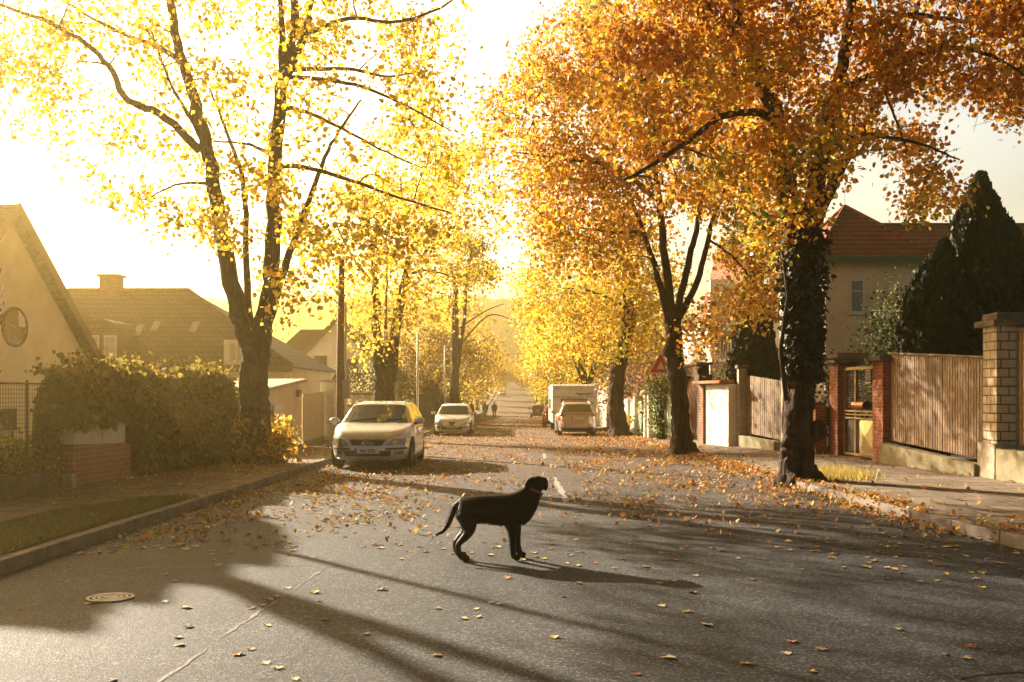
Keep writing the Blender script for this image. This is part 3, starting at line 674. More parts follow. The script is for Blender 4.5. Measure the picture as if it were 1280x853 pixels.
# -- litter --------------------------------------------------------------
LC=[(.58,.42,.10),(.64,.36,.07),(.55,.22,.05),(.32,.11,.03),(.58,.44,.20),(.22,.11,.05)]
def litter():
    r=np.random.default_rng(91); pts=[]
    def dens(x,y):
        k=kr(y); l=kl(y)
        if x>k:  # pavement right
            if x>pr(y)-.05: return 0
            d=9 if y<24 else 14
            if x<k+.5: d=45
            if x>pr(y)-.5: d=22
            return d
        if x<l:
            if x<pl(y)+.05: return 0
            d=12+25*(x<pl(y)+.7)+16*(y>16)
            if y<14 and x<l-.15: d=7
            return d
        d=2.2 if y<9 else 2.2+(y-9)*2.2
        if y>17: d=20
        if y>24: d=30
        g=k-x
        d+=430*math.exp(-(g/.34)**2)*(.35+.65*min(1,max(0,(y-10)/6)))+75*math.exp(-g/1.1)*min(1,max(0,(y-8)/4))
        if x>1.2 and y>13: d+=42
        if x<-.8 and y>10.2 and y<22: d+=75*min(1,(-x-.8)/1.5)*min(1,(y-10.2)/2.5)+90*math.exp(-(x-l)/.35)
        if y>22 and x<-1.5: d+=10
        q=(math.sin(x*1.9+y*.8)+math.sin(x*3.7-y*1.3+1)+math.sin(y*2.1+x*.6+math.sin(x*5))+math.sin(x*7.1+y*4.3))/4
        return 1.35*d*(.28+1.9*max(0,q+.35)**1.3)
    y=5.4
    while y<112:
        cell=.4 if y<30 else (.8 if y<62 else 1.6)
        X=-.5*y*1.02; 
        x=max(X,-7.6)
        while x<min(.5*y*1.04,9.2):
            n=r.poisson(dens(x,y)*cell*cell*(1 if y<30 else .8))
            for _ in range(n): pts.append((x+r.random()*cell,y+r.random()*cell))
            x+=cell
        y+=cell
    pts=np.array(pts); z=np.array([surf(a,b) for a,b in pts]); 
    on=(pts[:,0]>np.array([kr(b) for b in pts[:,1]])-.25)&(pts[:,0]<np.array([kr(b) for b in pts[:,1]]))
    z=z+.006+on*r.random(len(z))*.05
    return np.column_stack([pts,z])
LP=litter(); order=np.argsort(LP[:,1]); near=LP[order[:290]]; rest=LP[order[290:]]
r=np.random.default_rng(5); n=len(rest)
st=leaves_mesh('fallen_leaves',rest,.064,palette(n,LC,[1.2,1.4,1.6,1.2,.6,.8],r.random(n),r,jit=.25),LITTER,None,seed=6,tmpl=4,droop=0,flat=3.4)
tag(st,'carpet of yellow and rust fallen leaves thickening towards the right kerb','leaf litter',kind='stuff')
# nearest ones: single leaves, six shapes
def leafmat1(nm,c): 
    m=mat(nm,c,.65,var=.35,scale=30,bump=.3,bscale=60); return m
lm=[leafmat1('leaf_yellow',(.60,.42,.06)),leafmat1('leaf_tan',(.46,.31,.14)),leafmat1('leaf_rust',(.42,.17,.05)),leafmat1('leaf_pale',(.62,.50,.28))]
nm=['yellow','tan','rust-red','pale']
protos=[]
for s in range(4):
    rr=np.random.default_rng(s); mb=MB(); k=14; pts=[]
    # lobed outline with curled rim
    for i in range(k):
        a=2*math.pi*i/k; lob=(1+.22*math.cos(a*5+s))*(1+.15*rr.normal()*.5); pts.append((math.sin(a)*.42*lob,math.cos(a)*.5*lob+.05,.02+.12*(abs(math.sin(a))**2)*rr.random()+.05*rr.random()))
    mb.v=[(0,0,.02)]+pts; mb.f=[(0,1+i,1+(i+1)%k) for i in range(k)]
    mb.add([(-.015,-.4,.02),(.015,-.4,.02),(.01,-.85,.10),(-.01,-.85,.10)],[(0,1,2,3)])
    me=bpy.data.meshes.new('fallen_leaf'); me.from_pydata(mb.v,[],mb.f)
    for c in range(4):
        m2=me.copy(); m2.materials.append(lm[c]); protos.append((m2,c))
for i,p in enumerate(near):
    m2,c=protos[int(r.integers(0,16))]; o=bpy.data.objects.new('fallen_leaf',m2); COL.objects.link(o)
    s=.055+.035*r.random(); o.scale=(s,s*r.uniform(.8,1.1),s*1.2); o.location=(p[0],p[1],p[2]-.003); o.rotation_euler=(r.normal()*.05,r.normal()*.05,r.random()*6.28)
    side='left' if p[0]<-.9 else ('middle' if p[0]<1.1 else 'right')
    if p[0]<kl(p[1]): wh='on the left verge'
    elif p[0]>kr(p[1])-.5: wh='along the right kerb'
    else: wh={'left':'on the asphalt of the left foreground near the manhole','middle':'on the asphalt in front of the black dog','right':'on the asphalt of the right foreground'}[side]
    tag(o,f'{nm[c]} fallen leaf lying {wh}','fallen leaf','single fallen leaves on the near road')
# grass tufts : verge (stuff) and round the right tree
def grass(name,label,xy,h,cols,seed):
    r=np.random.default_rng(seed); n=len(xy); V=[];Fc=[]
    xy=np.asarray(xy); z=np.array([surf(a,b) for a,b in xy])
    a=r.random(n)*6.28; w=.006+.004*r.random(n); hh=h*(.4+.9*r.random(n)); lean=r.normal(size=(n,2))*.4
    b0=np.stack([xy[:,0]-np.cos(a)*w,xy[:,1]-np.sin(a)*w,z],1); b1=np.stack([xy[:,0]+np.cos(a)*w,xy[:,1]+np.sin(a)*w,z],1); t=np.stack([xy[:,0]+lean[:,0]*hh,xy[:,1]+lean[:,1]*hh,z+hh],1)
    V=np.stack([b0,b1,t],1).reshape(-1,3); me=bpy.data.meshes.new(name); me.from_pydata(V.tolist(),[],[(3*i,3*i+1,3*i+2) for i in range(n)])
    ca=me.color_attributes.new('leafcol','FLOAT_COLOR','POINT'); c=np.array(cols)[r.integers(0,len(cols),n)]; cc=np.ones((n,4)); cc[:,:3]=c; ca.data.foreach_set('color',np.repeat(cc,3,axis=0).astype(np.float32).ravel())
    me.materials.append(LEAF); o=bpy.data.objects.new(name,me); COL.objects.link(o); return tag(o,label,'grass',kind='stuff')
yy=r.uniform(8.3,14.6,26000); xx=np.array([kl(v) for v in yy])-.18-r.random(26000)*1.15*np.interp(yy,[6,13,15],[1,1,.35])
grass('verge_grass','short dark grass of the verge between left kerb and paving',np.stack([xx,yy],1),.05,[(.10,.11,.02),(.16,.15,.03),(.07,.07,.02)],81)
c=np.array([5.75,19.0]); q=r.normal(size=(4200,2))*np.array([.33,.55])+c; q=q[q[:,0]>5.15]
grass('tuft_grass','grass tuft lit yellow-green at the foot of the huge right linden',q,.17,[(.28,.30,.04),(.40,.36,.06),(.30,.14,.03),(.42,.22,.04)],82)
# ---------------------------------------------------------------- walls, fences, gates
BRICK=brickmat('red_brick',(.36,.11,.05),(.28,.08,.035),(.30,.22,.15))
BRICKO=brickmat('orange_brick',(.34,.12,.05),(.26,.085,.04),(.36,.27,.18),bw=.27,bh=.085,ms=.012)
BLOCK=brickmat('pale_block',(.56,.46,.32),(.50,.40,.28),(.16,.11,.07),bw=.30,bh=.16,ms=.012,bump=.9,stain=.3)
CONC=mat('mossy_concrete',(.36,.30,.20),.9,var=.5,scale=3,bump=.6,bscale=30,col2=(.17,.15,.07))
STONE=mat('gate_stone',(.42,.36,.27),.85,var=.45,scale=5,bump=.6,bscale=25)
CAP=mat('dark_cap_stone',(.16,.12,.085),.85,var=.4,scale=5,bump=.5)
BOARD=mat('varnished_board',(.26,.155,.08),.55,var=.4,scale=7,bump=.25,bscale=50,spec=.4,isl=True)
BOARDG=mat('weathered_board',(.23,.155,.09),.75,var=.5,scale=6,bump=.4,bscale=40,isl=True)
DARKW=mat('dark_wood',(.055,.032,.02),.7,var=.4,scale=10,bump=.3,isl=True)
CREAM=mat('cream_render',(.72,.63,.46),.9,var=.12,scale=1.5,bump=.25,bscale=60)
WHITE=mat('white_render',(.74,.70,.62),.9,var=.12,scale=1.2,bump=.3,bscale=60)
WHITEP=mat('white_paint',(.72,.70,.64),.55,var=.18,scale=5,bump=.1)
GREENP=mat('pale_green_paint',(.42,.50,.40),.5,var=.2,scale=6)
METAL=mat('dark_iron',(.05,.045,.04),.5,metal=.5,var=.3,scale=8)
RUST=mat('rusty_wire',(.12,.07,.04),.7,metal=.3,var=.3,scale=8)
GLASSD=mat('window_glass',(.025,.028,.03),.06,var=0,spec=.8)
GLASSL=mat('curtained_glass',(.46,.44,.40),.25,var=.25,scale=6,spec=.6)
FRAMEW=mat('window_frame_white',(.68,.64,.56),.5,var=.1)
FRAMED=mat('window_frame_brown',(.14,.07,.035),.5,var=.2)

def boards(mb,a,b,za0,za1,zb0,zb1,bw=.072,gap=.02,t=.02):
    a=np.array(a,float);b=np.array(b,float);L=np.linalg.norm(b-a);n=int(L/(bw+gap))
    for i in range(n):
        f0=i/n; f1=(i+bw/(bw+gap))/n; p=a+(b-a)*f0; q=a+(b-a)*f1
        z0=za0+(zb0-za0)*f0; z1=za1+(zb1-za1)*f0+random.uniform(-.004,.004); mb.wall(p,q,t+random.uniform(0,.006),z0,z1)
    return mb

# slatted fence between brick gate post and tall block pillar
f=thing('slatted_fence','slatted wooden fence on concrete plinth between brick gate post and tall pale pillar','fence',(8.4,20.5,PV))
a=(8.30,22.45);b=(8.72,18.62)
boards(MB(),(8.32,22.4),(8.70,18.66),.60,2.50,.40,2.27).build('board_panel',BOARD,f,bevel=.004)
MB().wall((8.31,22.42),(8.70,18.64),.07,2.50,2.54,2.27,2.31).build('top_rail',BOARDG,f)
mb=MB(); mb.wall((8.42,22.4),(8.80,18.66),.05,2.1,2.2,1.9,2.0); mb.wall((8.42,22.4),(8.80,18.66),.05,.85,.95,.65,.75); mb.build('cross_rail',DARKW,f)
MB().wall((8.27,22.46),(8.62,18.64),.22,0,.56,0,.34).build('plinth',CONC,f,bevel=.012)
p=thing('gate_pillar','tall pale block pillar with a dark overhanging cap at the right edge of the photo','pillar',(8.83,18.33,PV))
MB().box(8.48,9.14,18.0,18.66,0,.74).build('foot',STONE,p,bevel=.01)
MB().box(8.55,9.07,18.07,18.59,.741,2.82).build('shaft',BLOCK,p)
MB().box(8.44,9.20,17.95,18.72,2.821,2.93).build('cap',CAP,p,bevel=.012); MB().box(8.54,9.1,18.05,18.62,2.932,3.06).build('cap_top',CAP,p,bevel=.03)
f=thing('slatted_fence','slatted wooden fence running out of the photo on the right, nearest the camera','fence',(9,16,PV))
boards(MB(),(8.86,17.95),(9.42,11.0),.72,2.72,.65,2.62).build('board_panel',BOARD,f,bevel=.004)
MB().wall((8.85,17.96),(9.40,11.0),.07,2.72,2.76,2.62,2.66).build('top_rail',BOARDG,f)
MB().wall((8.72,17.96),(9.3,11.0),.25,0,.66,0,.58).build('plinth',CONC,f,bevel=.012)
# brick gate
g=thing('garden_gate','louvred garden gate between two brick posts under a dark canopy','gate',(8.3,24.2,PV))
MB().box(8.15,8.62,22.5,23.15,0,2.36).build('brick_post',BRICK,g); MB().box(8.0,8.5,25.15,25.8,0,2.38).build('brick_post',BRICK,g)
MB().box(8.03,8.74,22.38,23.27,2.361,2.47).build('post_cap',CAP,g,bevel=.015); MB().box(7.88,8.62,25.03,25.92,2.381,2.49).build('post_cap',CAP,g,bevel=.015)
MB().wall((7.98,25.0),(8.12,23.28),.75,2.44,2.56).build('canopy',CAP,g,bevel=.02)
gx=lambda y: 8.22+(24.2-y)*.05
fr=MB(); 
for z0,z1 in ((.16,.22),(2.2,2.27),(1.03,1.07),(1.12,1.15),(1.20,1.24)): fr.wall((gx(25.1),25.1),(gx(23.2),23.2),.05,z0,z1)
for y in (25.1,24.4,23.27): fr.wall((gx(y),y),(gx(y),y-.07),.05,.16,2.27)
fr.build('gate_frame',mat('bronze_metal',(.36,.24,.12),.4,metal=.6,var=.2),g)
lv=MB()
for i in range(16): z=1.30+i*.056; lv.wall((gx(24.98)+.015,24.98),(gx(23.3)+.015,23.3),.02,z,z+.034)
lv.build('louvres',DARKW,g)
pn=MB(); y0,y1,z0,z1=24.38,23.34,.24,1.02; c=(gx(23.86)-.03,(y0+y1)/2,(z0+z1)/2)
for A,B in (((y0,z0),(y1,z0)),((y1,z0),(y1,z1)),((y1,z1),(y0,z1)),((y0,z1),(y0,z0))): pn.add([(gx(A[0])+.02,A[0],A[1]),(gx(B[0])+.02,B[0],B[1]),c],[(0,1,2)])
pn.add([(gx(y0)+.03,y0,z0),(gx(y1)+.03,y1,z0),(gx(y1)+.03,y1,z1),(gx(y0)+.03,y0,z1)],[(0,1,2,3)])
pn.build('embossed_panel',mat('brass_sheet',(.62,.50,.28),.38,metal=.7,var=.25,scale=3),g)
MB().wall((gx(25.05)+.02,25.05),(gx(24.45)+.02,24.45),.02,.24,1.02).build('side_panel',DARKW,g)
m=thing('mailbox','copper-coloured roll-shaped mailbox on the louvred garden gate','mailbox',(8.15,23.8,1.36))
mb=MB(); mb.tube([(8.12,24.25,1.36),(8.15,23.55,1.36)],.10,18); mb.build('barrel',mat('copper_sheet',(.50,.22,.12),.35,metal=.6,var=.2),m,smooth=False,bevel=.008)
mb=MB(); mb.lathe([(.001,0),(.095,0),(.095,.02)],(8.155,23.545,1.36),axis='y'); mb.build('end_cap',METAL,m)
def text(name,s,size,loc,rot,m,parent=None,ext=.002,bold=0,sx=1,shear=0):
    cu=bpy.data.curves.new(name,'FONT'); cu.body=s; cu.size=size; cu.extrude=ext; cu.offset=bold; cu.align_x='CENTER'; cu.align_y='CENTER'; cu.shear=shear
    t=bpy.data.objects.new('tmp',cu); COL.objects.link(t); bpy.context.view_layer.update()
    me=bpy.data.meshes.new_from_object(t.evaluated_get(bpy.context.evaluated_depsgraph_get())); bpy.data.objects.remove(t)
    M=Matrix.Translation(Vector(loc)-Vector(WOFF.get(parent.name,(0,0,0)) if parent else (0,0,0)))@rot@Matrix.Diagonal((sx,1,1,1)); me.transform(M)
    me.materials.append(m); o=bpy.data.objects.new(name,me); COL.objects.link(o)
    if parent: o.parent=parent; WOFF[o.name]=WOFF.get(parent.name,np.zeros(3))
    return o
# facing -X (the street), reading from the street
ROTW=Matrix.Rotation(R(-90),4,'Z')@Matrix.Rotation(R(90),4,'X')
s=thing('number_plate_sign','small dark house number plate reading 37 on the garden gate','sign',(8.18,23.62,2.02))
MB().box(8.20,8.215,23.45,23.78,1.87,2.18).build('rim',mat('sign_white',(.7,.68,.62),.5,var=0),s)
MB().box(8.193,8.199,23.475,23.755,1.895,2.155).build('face',mat('sign_dark',(.03,.03,.04),.5,var=0),s)
text('number','37',.22,(8.19,23.615,2.025),ROTW,MATS['sign_white'],s,bold=.004,sx=.9)
# rail under the canopy, left of the gate
w=thing('brick_wall','low red brick garden wall partly hidden behind the huge linden trunk','wall',(7.7,26.6,PV))
MB().wall((7.62,27.35),(7.93,25.82),.3,0,1.35).build('wall',BRICK,w); MB().wall((7.58,27.35),(7.9,25.83),.38,1.352,1.42).build('coping',CAP,w,bevel=.01)
MB().wall((7.66,26.75),(7.72,26.45),.03,.55,1.28).build('notice_board',WHITEP,w)
# stone posts with boards
def stonepost(x,y,h,lab,w_=.24):
    p=thing('stone_gatepost',lab,'post',(x,y,PV-.05),'slim stone fence posts')
    MB().box(x-w_/2,x+w_/2,y-w_/2,y+w_/2,0,h).build('shaft',STONE,p,bevel=.01); MB().box(x-w_/2-.05,x+w_/2+.05,y-w_/2-.05,y+w_/2+.05,h+.001,h+.10).build('cap',CAP,p,bevel=.015); return p
stonepost(7.38,27.55,2.55,'slim stone fence post just left of the huge linden trunk')
stonepost(6.78,30.2,2.38,'slim stone fence post at the right end of the white wall')
f=thing('board_fence','weathered board fence between the two slim stone posts','fence',(7.05,28.9,PV))
boards(MB(),(6.90,30.05),(7.34,27.7),.48,2.18,.38,1.98,bw=.1).build('board_panel',BOARDG,f); MB().wall((6.84,30.08),(7.26,27.68),.2,0,.42,0,.34).build('plinth',CONC,f)
w=thing('tiled_wall','bright white garden wall with a brick edge and a tile coping','wall',(6.6,31.3,PV))
MB().wall((6.42,32.55),(6.68,30.33),.28,0,1.92).build('wall',WHITE,w)
MB().wall((6.36,32.95),(6.405,32.57),.34,0,1.94).build('brick_edge',BRICKO,w)
MB().wall((6.28,33.0),(6.60,30.33),.48,1.945,2.04).build('tile_coping',brickmat('coping_tile',(.42,.20,.10),(.34,.15,.08),(.14,.07,.04),bw=.2,bh=.3),w,bevel=.02)
g=thing('side_gate','narrow grey wooden gate left of the white wall','gate',(6.4,33.9,PV))
boards(MB(),(6.36,34.55),(6.40,33.05),.08,1.85,.08,1.85,bw=.11).build('board_panel',mat('grey_board',(.42,.38,.30),.8,var=.3,scale=8,bump=.3),g); MB().box(6.33,6.48,34.58,34.7,0,2.0).build('gate_frame',DARKW,g)
g=thing('arched_gate','brown wooden gate in a rounded dark arch behind the fan-limbed linden','gate',(6.55,37,PV))
mb=MB(); mb.box(6.35,6.75,38.5,38.85,0,2.1); mb.build('white_jamb',brickmat('white_block',(.66,.60,.50),(.6,.54,.44),(.3,.24,.18),bw=.3,bh=.12),g)
mb=MB(); mb.box(6.35,6.8,34.75,35.1,0,2.3); mb.build('dark_jamb',DARKW,g)
ar=MB(); n=14
for i in range(n):
    a0=math.pi*i/n; a1=math.pi*(i+1)/n; yc=36.8; rr_=1.69
    pts=[(yc+rr_*math.cos(a0),1.55+.75*math.sin(a0)),(yc+rr_*math.cos(a1),1.55+.75*math.sin(a1))]
    ar.add([(6.36,pts[0][0],pts[0][1]),(6.36,pts[1][0],pts[1][1]),(6.36,pts[1][0],2.62),(6.36,pts[0][0],2.62),(6.76,pts[0][0],pts[0][1]),(6.76,pts[1][0],pts[1][1]),(6.76,pts[1][0],2.62),(6.76,pts[0][0],2.62)],[(0,1,2,3),(7,6,5,4),(0,4,5,1),(3,2,6,7)])
ar.build('arch',mat('arch_render',(.10,.06,.04),.9,var=.4,scale=4),g)
MB().box(6.28,6.85,34.9,38.6,2.63,2.72).build('arch_coping',CAP,g,bevel=.02)
boards(MB(),(6.55,38.45),(6.55,35.12),.03,2.2,.03,2.2,bw=.14).build('board_panel',mat('brown_gate',(.26,.10,.04),.55,var=.4,scale=4,bump=.2),g)
# white and green picket runs
def picket(name,label,a,b,z,h,colp,group='pale picket fences on the right',pw=.09,gp=.09,colr=None):
    t=thing(name,label,'fence',((a[0]+b[0])/2,(a[1]+b[1])/2,z),group)
    boards(MB(),a,b,z+.12,z+h,z+.12,z+h,bw=pw,gap=gp).build('pickets',colp,t)
    mb=MB(); o=np.array([.035,0]); A=np.array(a)+o;B=np.array(b)+o
    for q in (.3,h-.3): mb.wall(A,B,.04,z+q,z+q+.07)
    mb.build('rail',colr or colp,t); return t
picket('picket_fence','pale green picket panel just left of the fan-limbed linden trunk',(5.45,39.7),(5.75,36.6),.02,1.6,GREENP,colr=WHITEP)
def wpost(x,y,h,lab,w_=.2):
    p=thing('white_post',lab,'post',(x,y,zr(y)),'white fence posts on the right'); zz=zr(y)
    MB().box(x-w_/2,x+w_/2,y-w_/2,y+w_/2,zz,zz+h).build('shaft',WHITEP,p,bevel=.008); mb=MB(); k=w_/2+.02; mb.add([(x-k,y-k,zz+h),(x+k,y-k,zz+h),(x+k,y+k,zz+h),(x-k,y+k,zz+h),(x,y,zz+h+.09)],[(0,1,4),(1,2,4),(2,3,4),(3,0,4),(3,2,1,0)]); mb.build('cap',WHITEP,p); return p
wpost(5.42,39.9,1.72,'white post at the left end of the pale green pickets',.26); wpost(5.40,40.9,1.72,'white post standing alone between two picket gates',.26)
picket('picket_fence','pale green picket gate between the two pairs of white posts',(5.36,43.4),(5.42,41.1),-.1,1.45,GREENP,colr=WHITEP)
wpost(5.3,43.6,1.8,'tall slim white post in the picket row right of the crooked tree',.22)
picket('picket_fence','white picket panel right beside the crooked tree trunk',(5.2,47.6),(5.3,43.8),-.18,1.6,WHITEP)
wpost(5.22,45.6,1.65,'white post in the middle of the white picket panel',.2); wpost(5.2,47.8,1.75,'white post directly right of the crooked tree trunk',.24)
p=thing('white_pillar','broad white panelled gate pillar between the caravan and the crooked tree','pillar',(5.35,52,zr(52))); z=zr(52)
MB().box(4.98,5.6,51.7,52.3,z,z+2.28).build('shaft',WHITE,p,bevel=.01); MB().box(4.9,5.68,51.62,52.38,z+2.281,z+2.38).build('cap',STONE,p,bevel=.015)
MB().box(5.12,5.46,51.67,51.7,z+.35,z+1.95).build('panel',CREAM,p)
picket('picket_fence','white pickets behind the crooked tree next to the panelled pillar',(5.2,51.5),(5.2,48.1),-.22,1.5,WHITEP)
w=thing('garden_wall','long pale garden wall receding behind the caravan','wall',(5.3,80,zr(80)))
mb=MB(); 
for y in range(53,150,8): mb.prism([(5.2,y),(5.5,y),(5.5,y+8),(5.2,y+8)],[zr(y)-.3]*2+[zr(y+8)-.3]*2,[zr(y)+1.3]*2+[zr(y+8)+1.3]*2)
mb.build('wall',CREAM,w)

# left side: wire fence, plinth, meter box
f=thing('wire_fence','rusty wire mesh fence on a dark low wall at the left edge of the photo','fence',(-7.3,13,PV))
mb=MB(); xa,ya,xb,yb=-7.42,9.5,-7.10,16.2
n=92
for i in range(n+1):
    t=i/n; x=xa+(xb-xa)*t; y=ya+(yb-ya)*t; mb.tube([(x,y,.42),(x,y,1.76)],.0035,3,cap=False)
for k in range(22): z=.44+k*.062; mb.tube([(xa,ya,z),(xb,yb,z)],.0035,3,cap=False)
mb.build('mesh',RUST,f)
for y in (15.1,12.4,9.8): x=np.interp(y,[ya,yb],[xa,xb]); MB().tube([(x,y,.1),(x,y,1.82)],.022,8).build('post',RUST,f)
MB().tube([(xa,ya,1.77),(xb,yb,1.77)],.014,6).build('top_rail',RUST,f)
MB().wall((-7.53,9.0),(-7.22,15.9),.22,0,.44).build('plinth',mat('dark_plinth',(.13,.10,.07),.9,var=.5,scale=4,bump=.6),f,bevel=.012)
m=thing('meter_box','brick meter box with pale metal doors set into the ivy hedge','meter box',(-7.0,17.5,PV))
MB().prism([(-7.42,16.45),(-7.03,16.38),(-6.86,18.42),(-7.25,18.5)],[.05]*4,[.80,.80,.74,.74]).build('brick_base',BRICKO,m)
MB().box(-7.16,-6.98,16.24,16.44,.05,.34).build('foot_stone',STONE,m,bevel=.02)
MB().prism([(-7.38,16.50),(-7.10,16.45),(-6.93,18.34),(-7.2,18.4)],[.802]*2+[.745]*2,[1.24]*2+[1.20]*2).build('cabinet',CREAM,m,bevel=.006)
dm=mat('metal_door',(.52,.47,.36),.55,metal=.2,var=.3,scale=5)
def dr(t0,t1):
    A=np.array([-7.095,16.47]);B=np.array([-6.925,18.32]); a=A+(B-A)*t0;b=A+(B-A)*t1; k=MB(); k.wall(b,a,-.018,.80-.055*t1,1.225-.03*t1,.80-.055*t0,1.225-.03*t0); return k.build('metal_door',dm,m,bevel=.003)
d1=dr(.01,.53); d2=dr(.545,.99)
MB().box(-7.02,-6.99,17.53,17.57,.92,1.0).build('handle',METAL,d2)
MB().wall((-7.055,16.62),(-7.065,16.52),-.004,1.14,1.19).build('sticker',WHITEP,d1); MB().wall((-7.052,16.62),(-7.062,16.52),-.004,1.08,1.125).build('sticker',mat('sticker_red',(.5,.1,.05),.6,var=0),d1)
# garage, gate and column on the left
g=thing('garage','small cream garage with a sloping felt roof right of the forked maple','garage',(-7.6,29,PV))
MB().prism([(-10.2,26.8),(-6.42,26.8),(-6.30,30.6),(-10.2,30.6)],[0]*4,[1.70,1.70,1.98,1.98]).build('wall',CREAM,g)
MB().prism([(-10.35,26.65),(-6.28,26.65),(-6.16,30.75),(-10.35,30.75)],[1.705,1.705,1.985,1.985],[1.80,1.80,2.09,2.09]).build('roof',mat('pale_felt',(.42,.36,.26),.9,var=.3,scale=3),g,bevel=.01)
dd=MB(); dd.box(-6.36,-6.33,27.3,28.3,.1,1.35); dd.build('hatch_door',WHITEP,g)
MB().box(-6.30,-6.22,29.9,30.3,1.55,1.75).build('wall_lamp',FRAMED,g)
p=thing('driveway_gate','pale vertical-board driveway gate between the cream garage and the white column','gate',(-6.35,33,PV))
boards(MB(),(-6.45,35.2),(-6.3,30.8),.12,1.72,.12,1.62,bw=.16,gap=.01).build('board_panel',mat('pale_board',(.58,.50,.36),.7,var=.25,scale=6),p)
MB().wall((-6.44,35.2),(-6.28,30.8),.3,-.05,.2).build('plinth',CONC,p)
p=thing('white_column','square white gate column just left of the wooden pole','pillar',(-6.35,35.6,PV))
MB().box(-6.62,-6.12,35.35,35.9,-.1,2.05).build('shaft',WHITEP,p,bevel=.01); MB().box(-6.68,-6.06,35.29,35.96,2.052,2.13).build('cap',STONE,p,bevel=.01)
w=thing('garden_wall','white garden wall stretching behind the parked estate car on the left','wall',(-6.3,42,0))
mb=MB(); mb.wall((-6.35,48.5),(-6.4,36),.25,-.4,1.15); mb.build('wall',WHITEP,w); MB().wall((-6.30,48.5),(-6.35,36),.35,1.152,1.22).build('coping',STONE,w)
for i,y in enumerate((41,44.2,47.4)):
    p=thing('white_column',('white wall column left of the white lamp post','white wall column behind the mirror of the estate car','white wall column right of the white lamp post')[i],'pillar',(-6.2,y,zr(y)))
    MB().box(-6.4,-6.0,y-.2,y+.2,-.4,1.62).build('shaft',WHITE,p,bevel=.01); MB().box(-6.48,-5.92,y-.28,y+.28,1.622,1.70).build('cap',CAP,p,bevel=.01)
def farpicket(lab,a,b,z,h,m_,group=None):
    t=thing('board_fence',lab,'fence',((a[0]+b[0])/2,(a[1]+b[1])/2,z),group); boards(MB(),a,b,z,z+h,z,z+h,bw=.14,gap=.05,t=.03).build('board_panel',m_,t)
    mb=MB(); mb.wall((a[0]-.05,a[1]),(b[0]-.05,b[1]),.04,z+h*.75,z+h*.75+.1); mb.build('rail',m_,t); return t
farpicket('brown picket fence between wall columns behind the white hatchback',(-6.0,58),(-6.1,49),-.45,1.45,BOARDG)
farpicket('dark board fence left of the two walkers',(-5.2,78),(-5.7,60),-.6,2.3,DARKW)
farpicket('dark board fence receding behind the two walkers',(-4.9,128),(-5.2,79),-.95,2.3,DARKW)

# poles and sign
p=thing('utility_pole','weathered wooden utility pole behind the left edge of the estate car','pole',(-5.0,29.8,PV))
MB().tube([(-5.0,29.8,.05),(-4.99,29.8,3),(-4.96,29.8,5.55)],[.12,.11,.09],12,.04).build('shaft',mat('grey_timber',(.20,.13,.07),.85,var=.5,scale=12,bump=.5),p,smooth=True)
MB().box(-4.95,-4.72,29.72,29.9,1.5,2.05).build('switch_box',mat('box_grey',(.35,.33,.30),.6,var=.2),p,bevel=.01)
MB().tube([(-4.84,29.8,.1),(-4.84,29.8,4.3)],.03,8).build('cable_pipe',WHITEP,p)
p=thing('lamp_post','thin white lamp post between the estate car and the white hatchback','lamp post',(-4.35,47,zr(47)))
MB().tube([(-4.35,47,-.2),(-4.33,47,2),(-4.32,47,4.5)],[.07,.055,.045],10).build('shaft',WHITEP,p,smooth=True); MB().tube([(-4.32,47,4.5),(-4.2,46.95,4.62),(-3.9,46.9,4.6)],[.04,.035,.05],8).build('lamp_head',WHITEP,p)
p=thing('lamp_post','thin white lamp post behind the white hatchback next to the slender tree','lamp post',(-4.2,64,zr(64)))
MB().tube([(-4.2,64,-.5),(-4.2,64,2),(-4.2,64,4.6)],[.07,.055,.045],10).build('shaft',WHITEP,p,smooth=True); MB().tube([(-4.2,64,4.6),(-4.0,63.95,4.7),(-3.7,63.9,4.66)],[.04,.035,.05],8).build('lamp_head',WHITEP,p)
s=thing('warning_sign','red-edged triangular warning sign on a white post, half hidden by the fan-limbed linden','traffic sign',(5.72,40,zr(40)))
MB().tube([(5.8,40,-.1),(5.8,40,3.05)],.035,10).build('post',WHITEP,s)
def tri(w_,y,z,t): return MB().add([(5.8-w_,y,z-w_*.58),(5.8+w_,y,z-w_*.58),(5.8,y,z+w_*1.15),(5.8-w_,y+t,z-w_*.58),(5.8+w_,y+t,z-w_*.58),(5.8,y+t,z+w_*1.15)],[(0,1,2),(5,4,3),(0,3,4,1),(1,4,5,2),(2,5,3,0)])
tri(.48,39.93,2.72,.02).build('sign_rim',mat('sign_rim_white',(.7,.7,.66),.4,var=0),s); tri(.42,39.922,2.72,.006).build('sign_face',mat('sign_red',(.62,.05,.02),.4,var=0),s)
tri(.16,39.915,2.70,.005).build('sign_middle',MATS['sign_rim_white'],s)
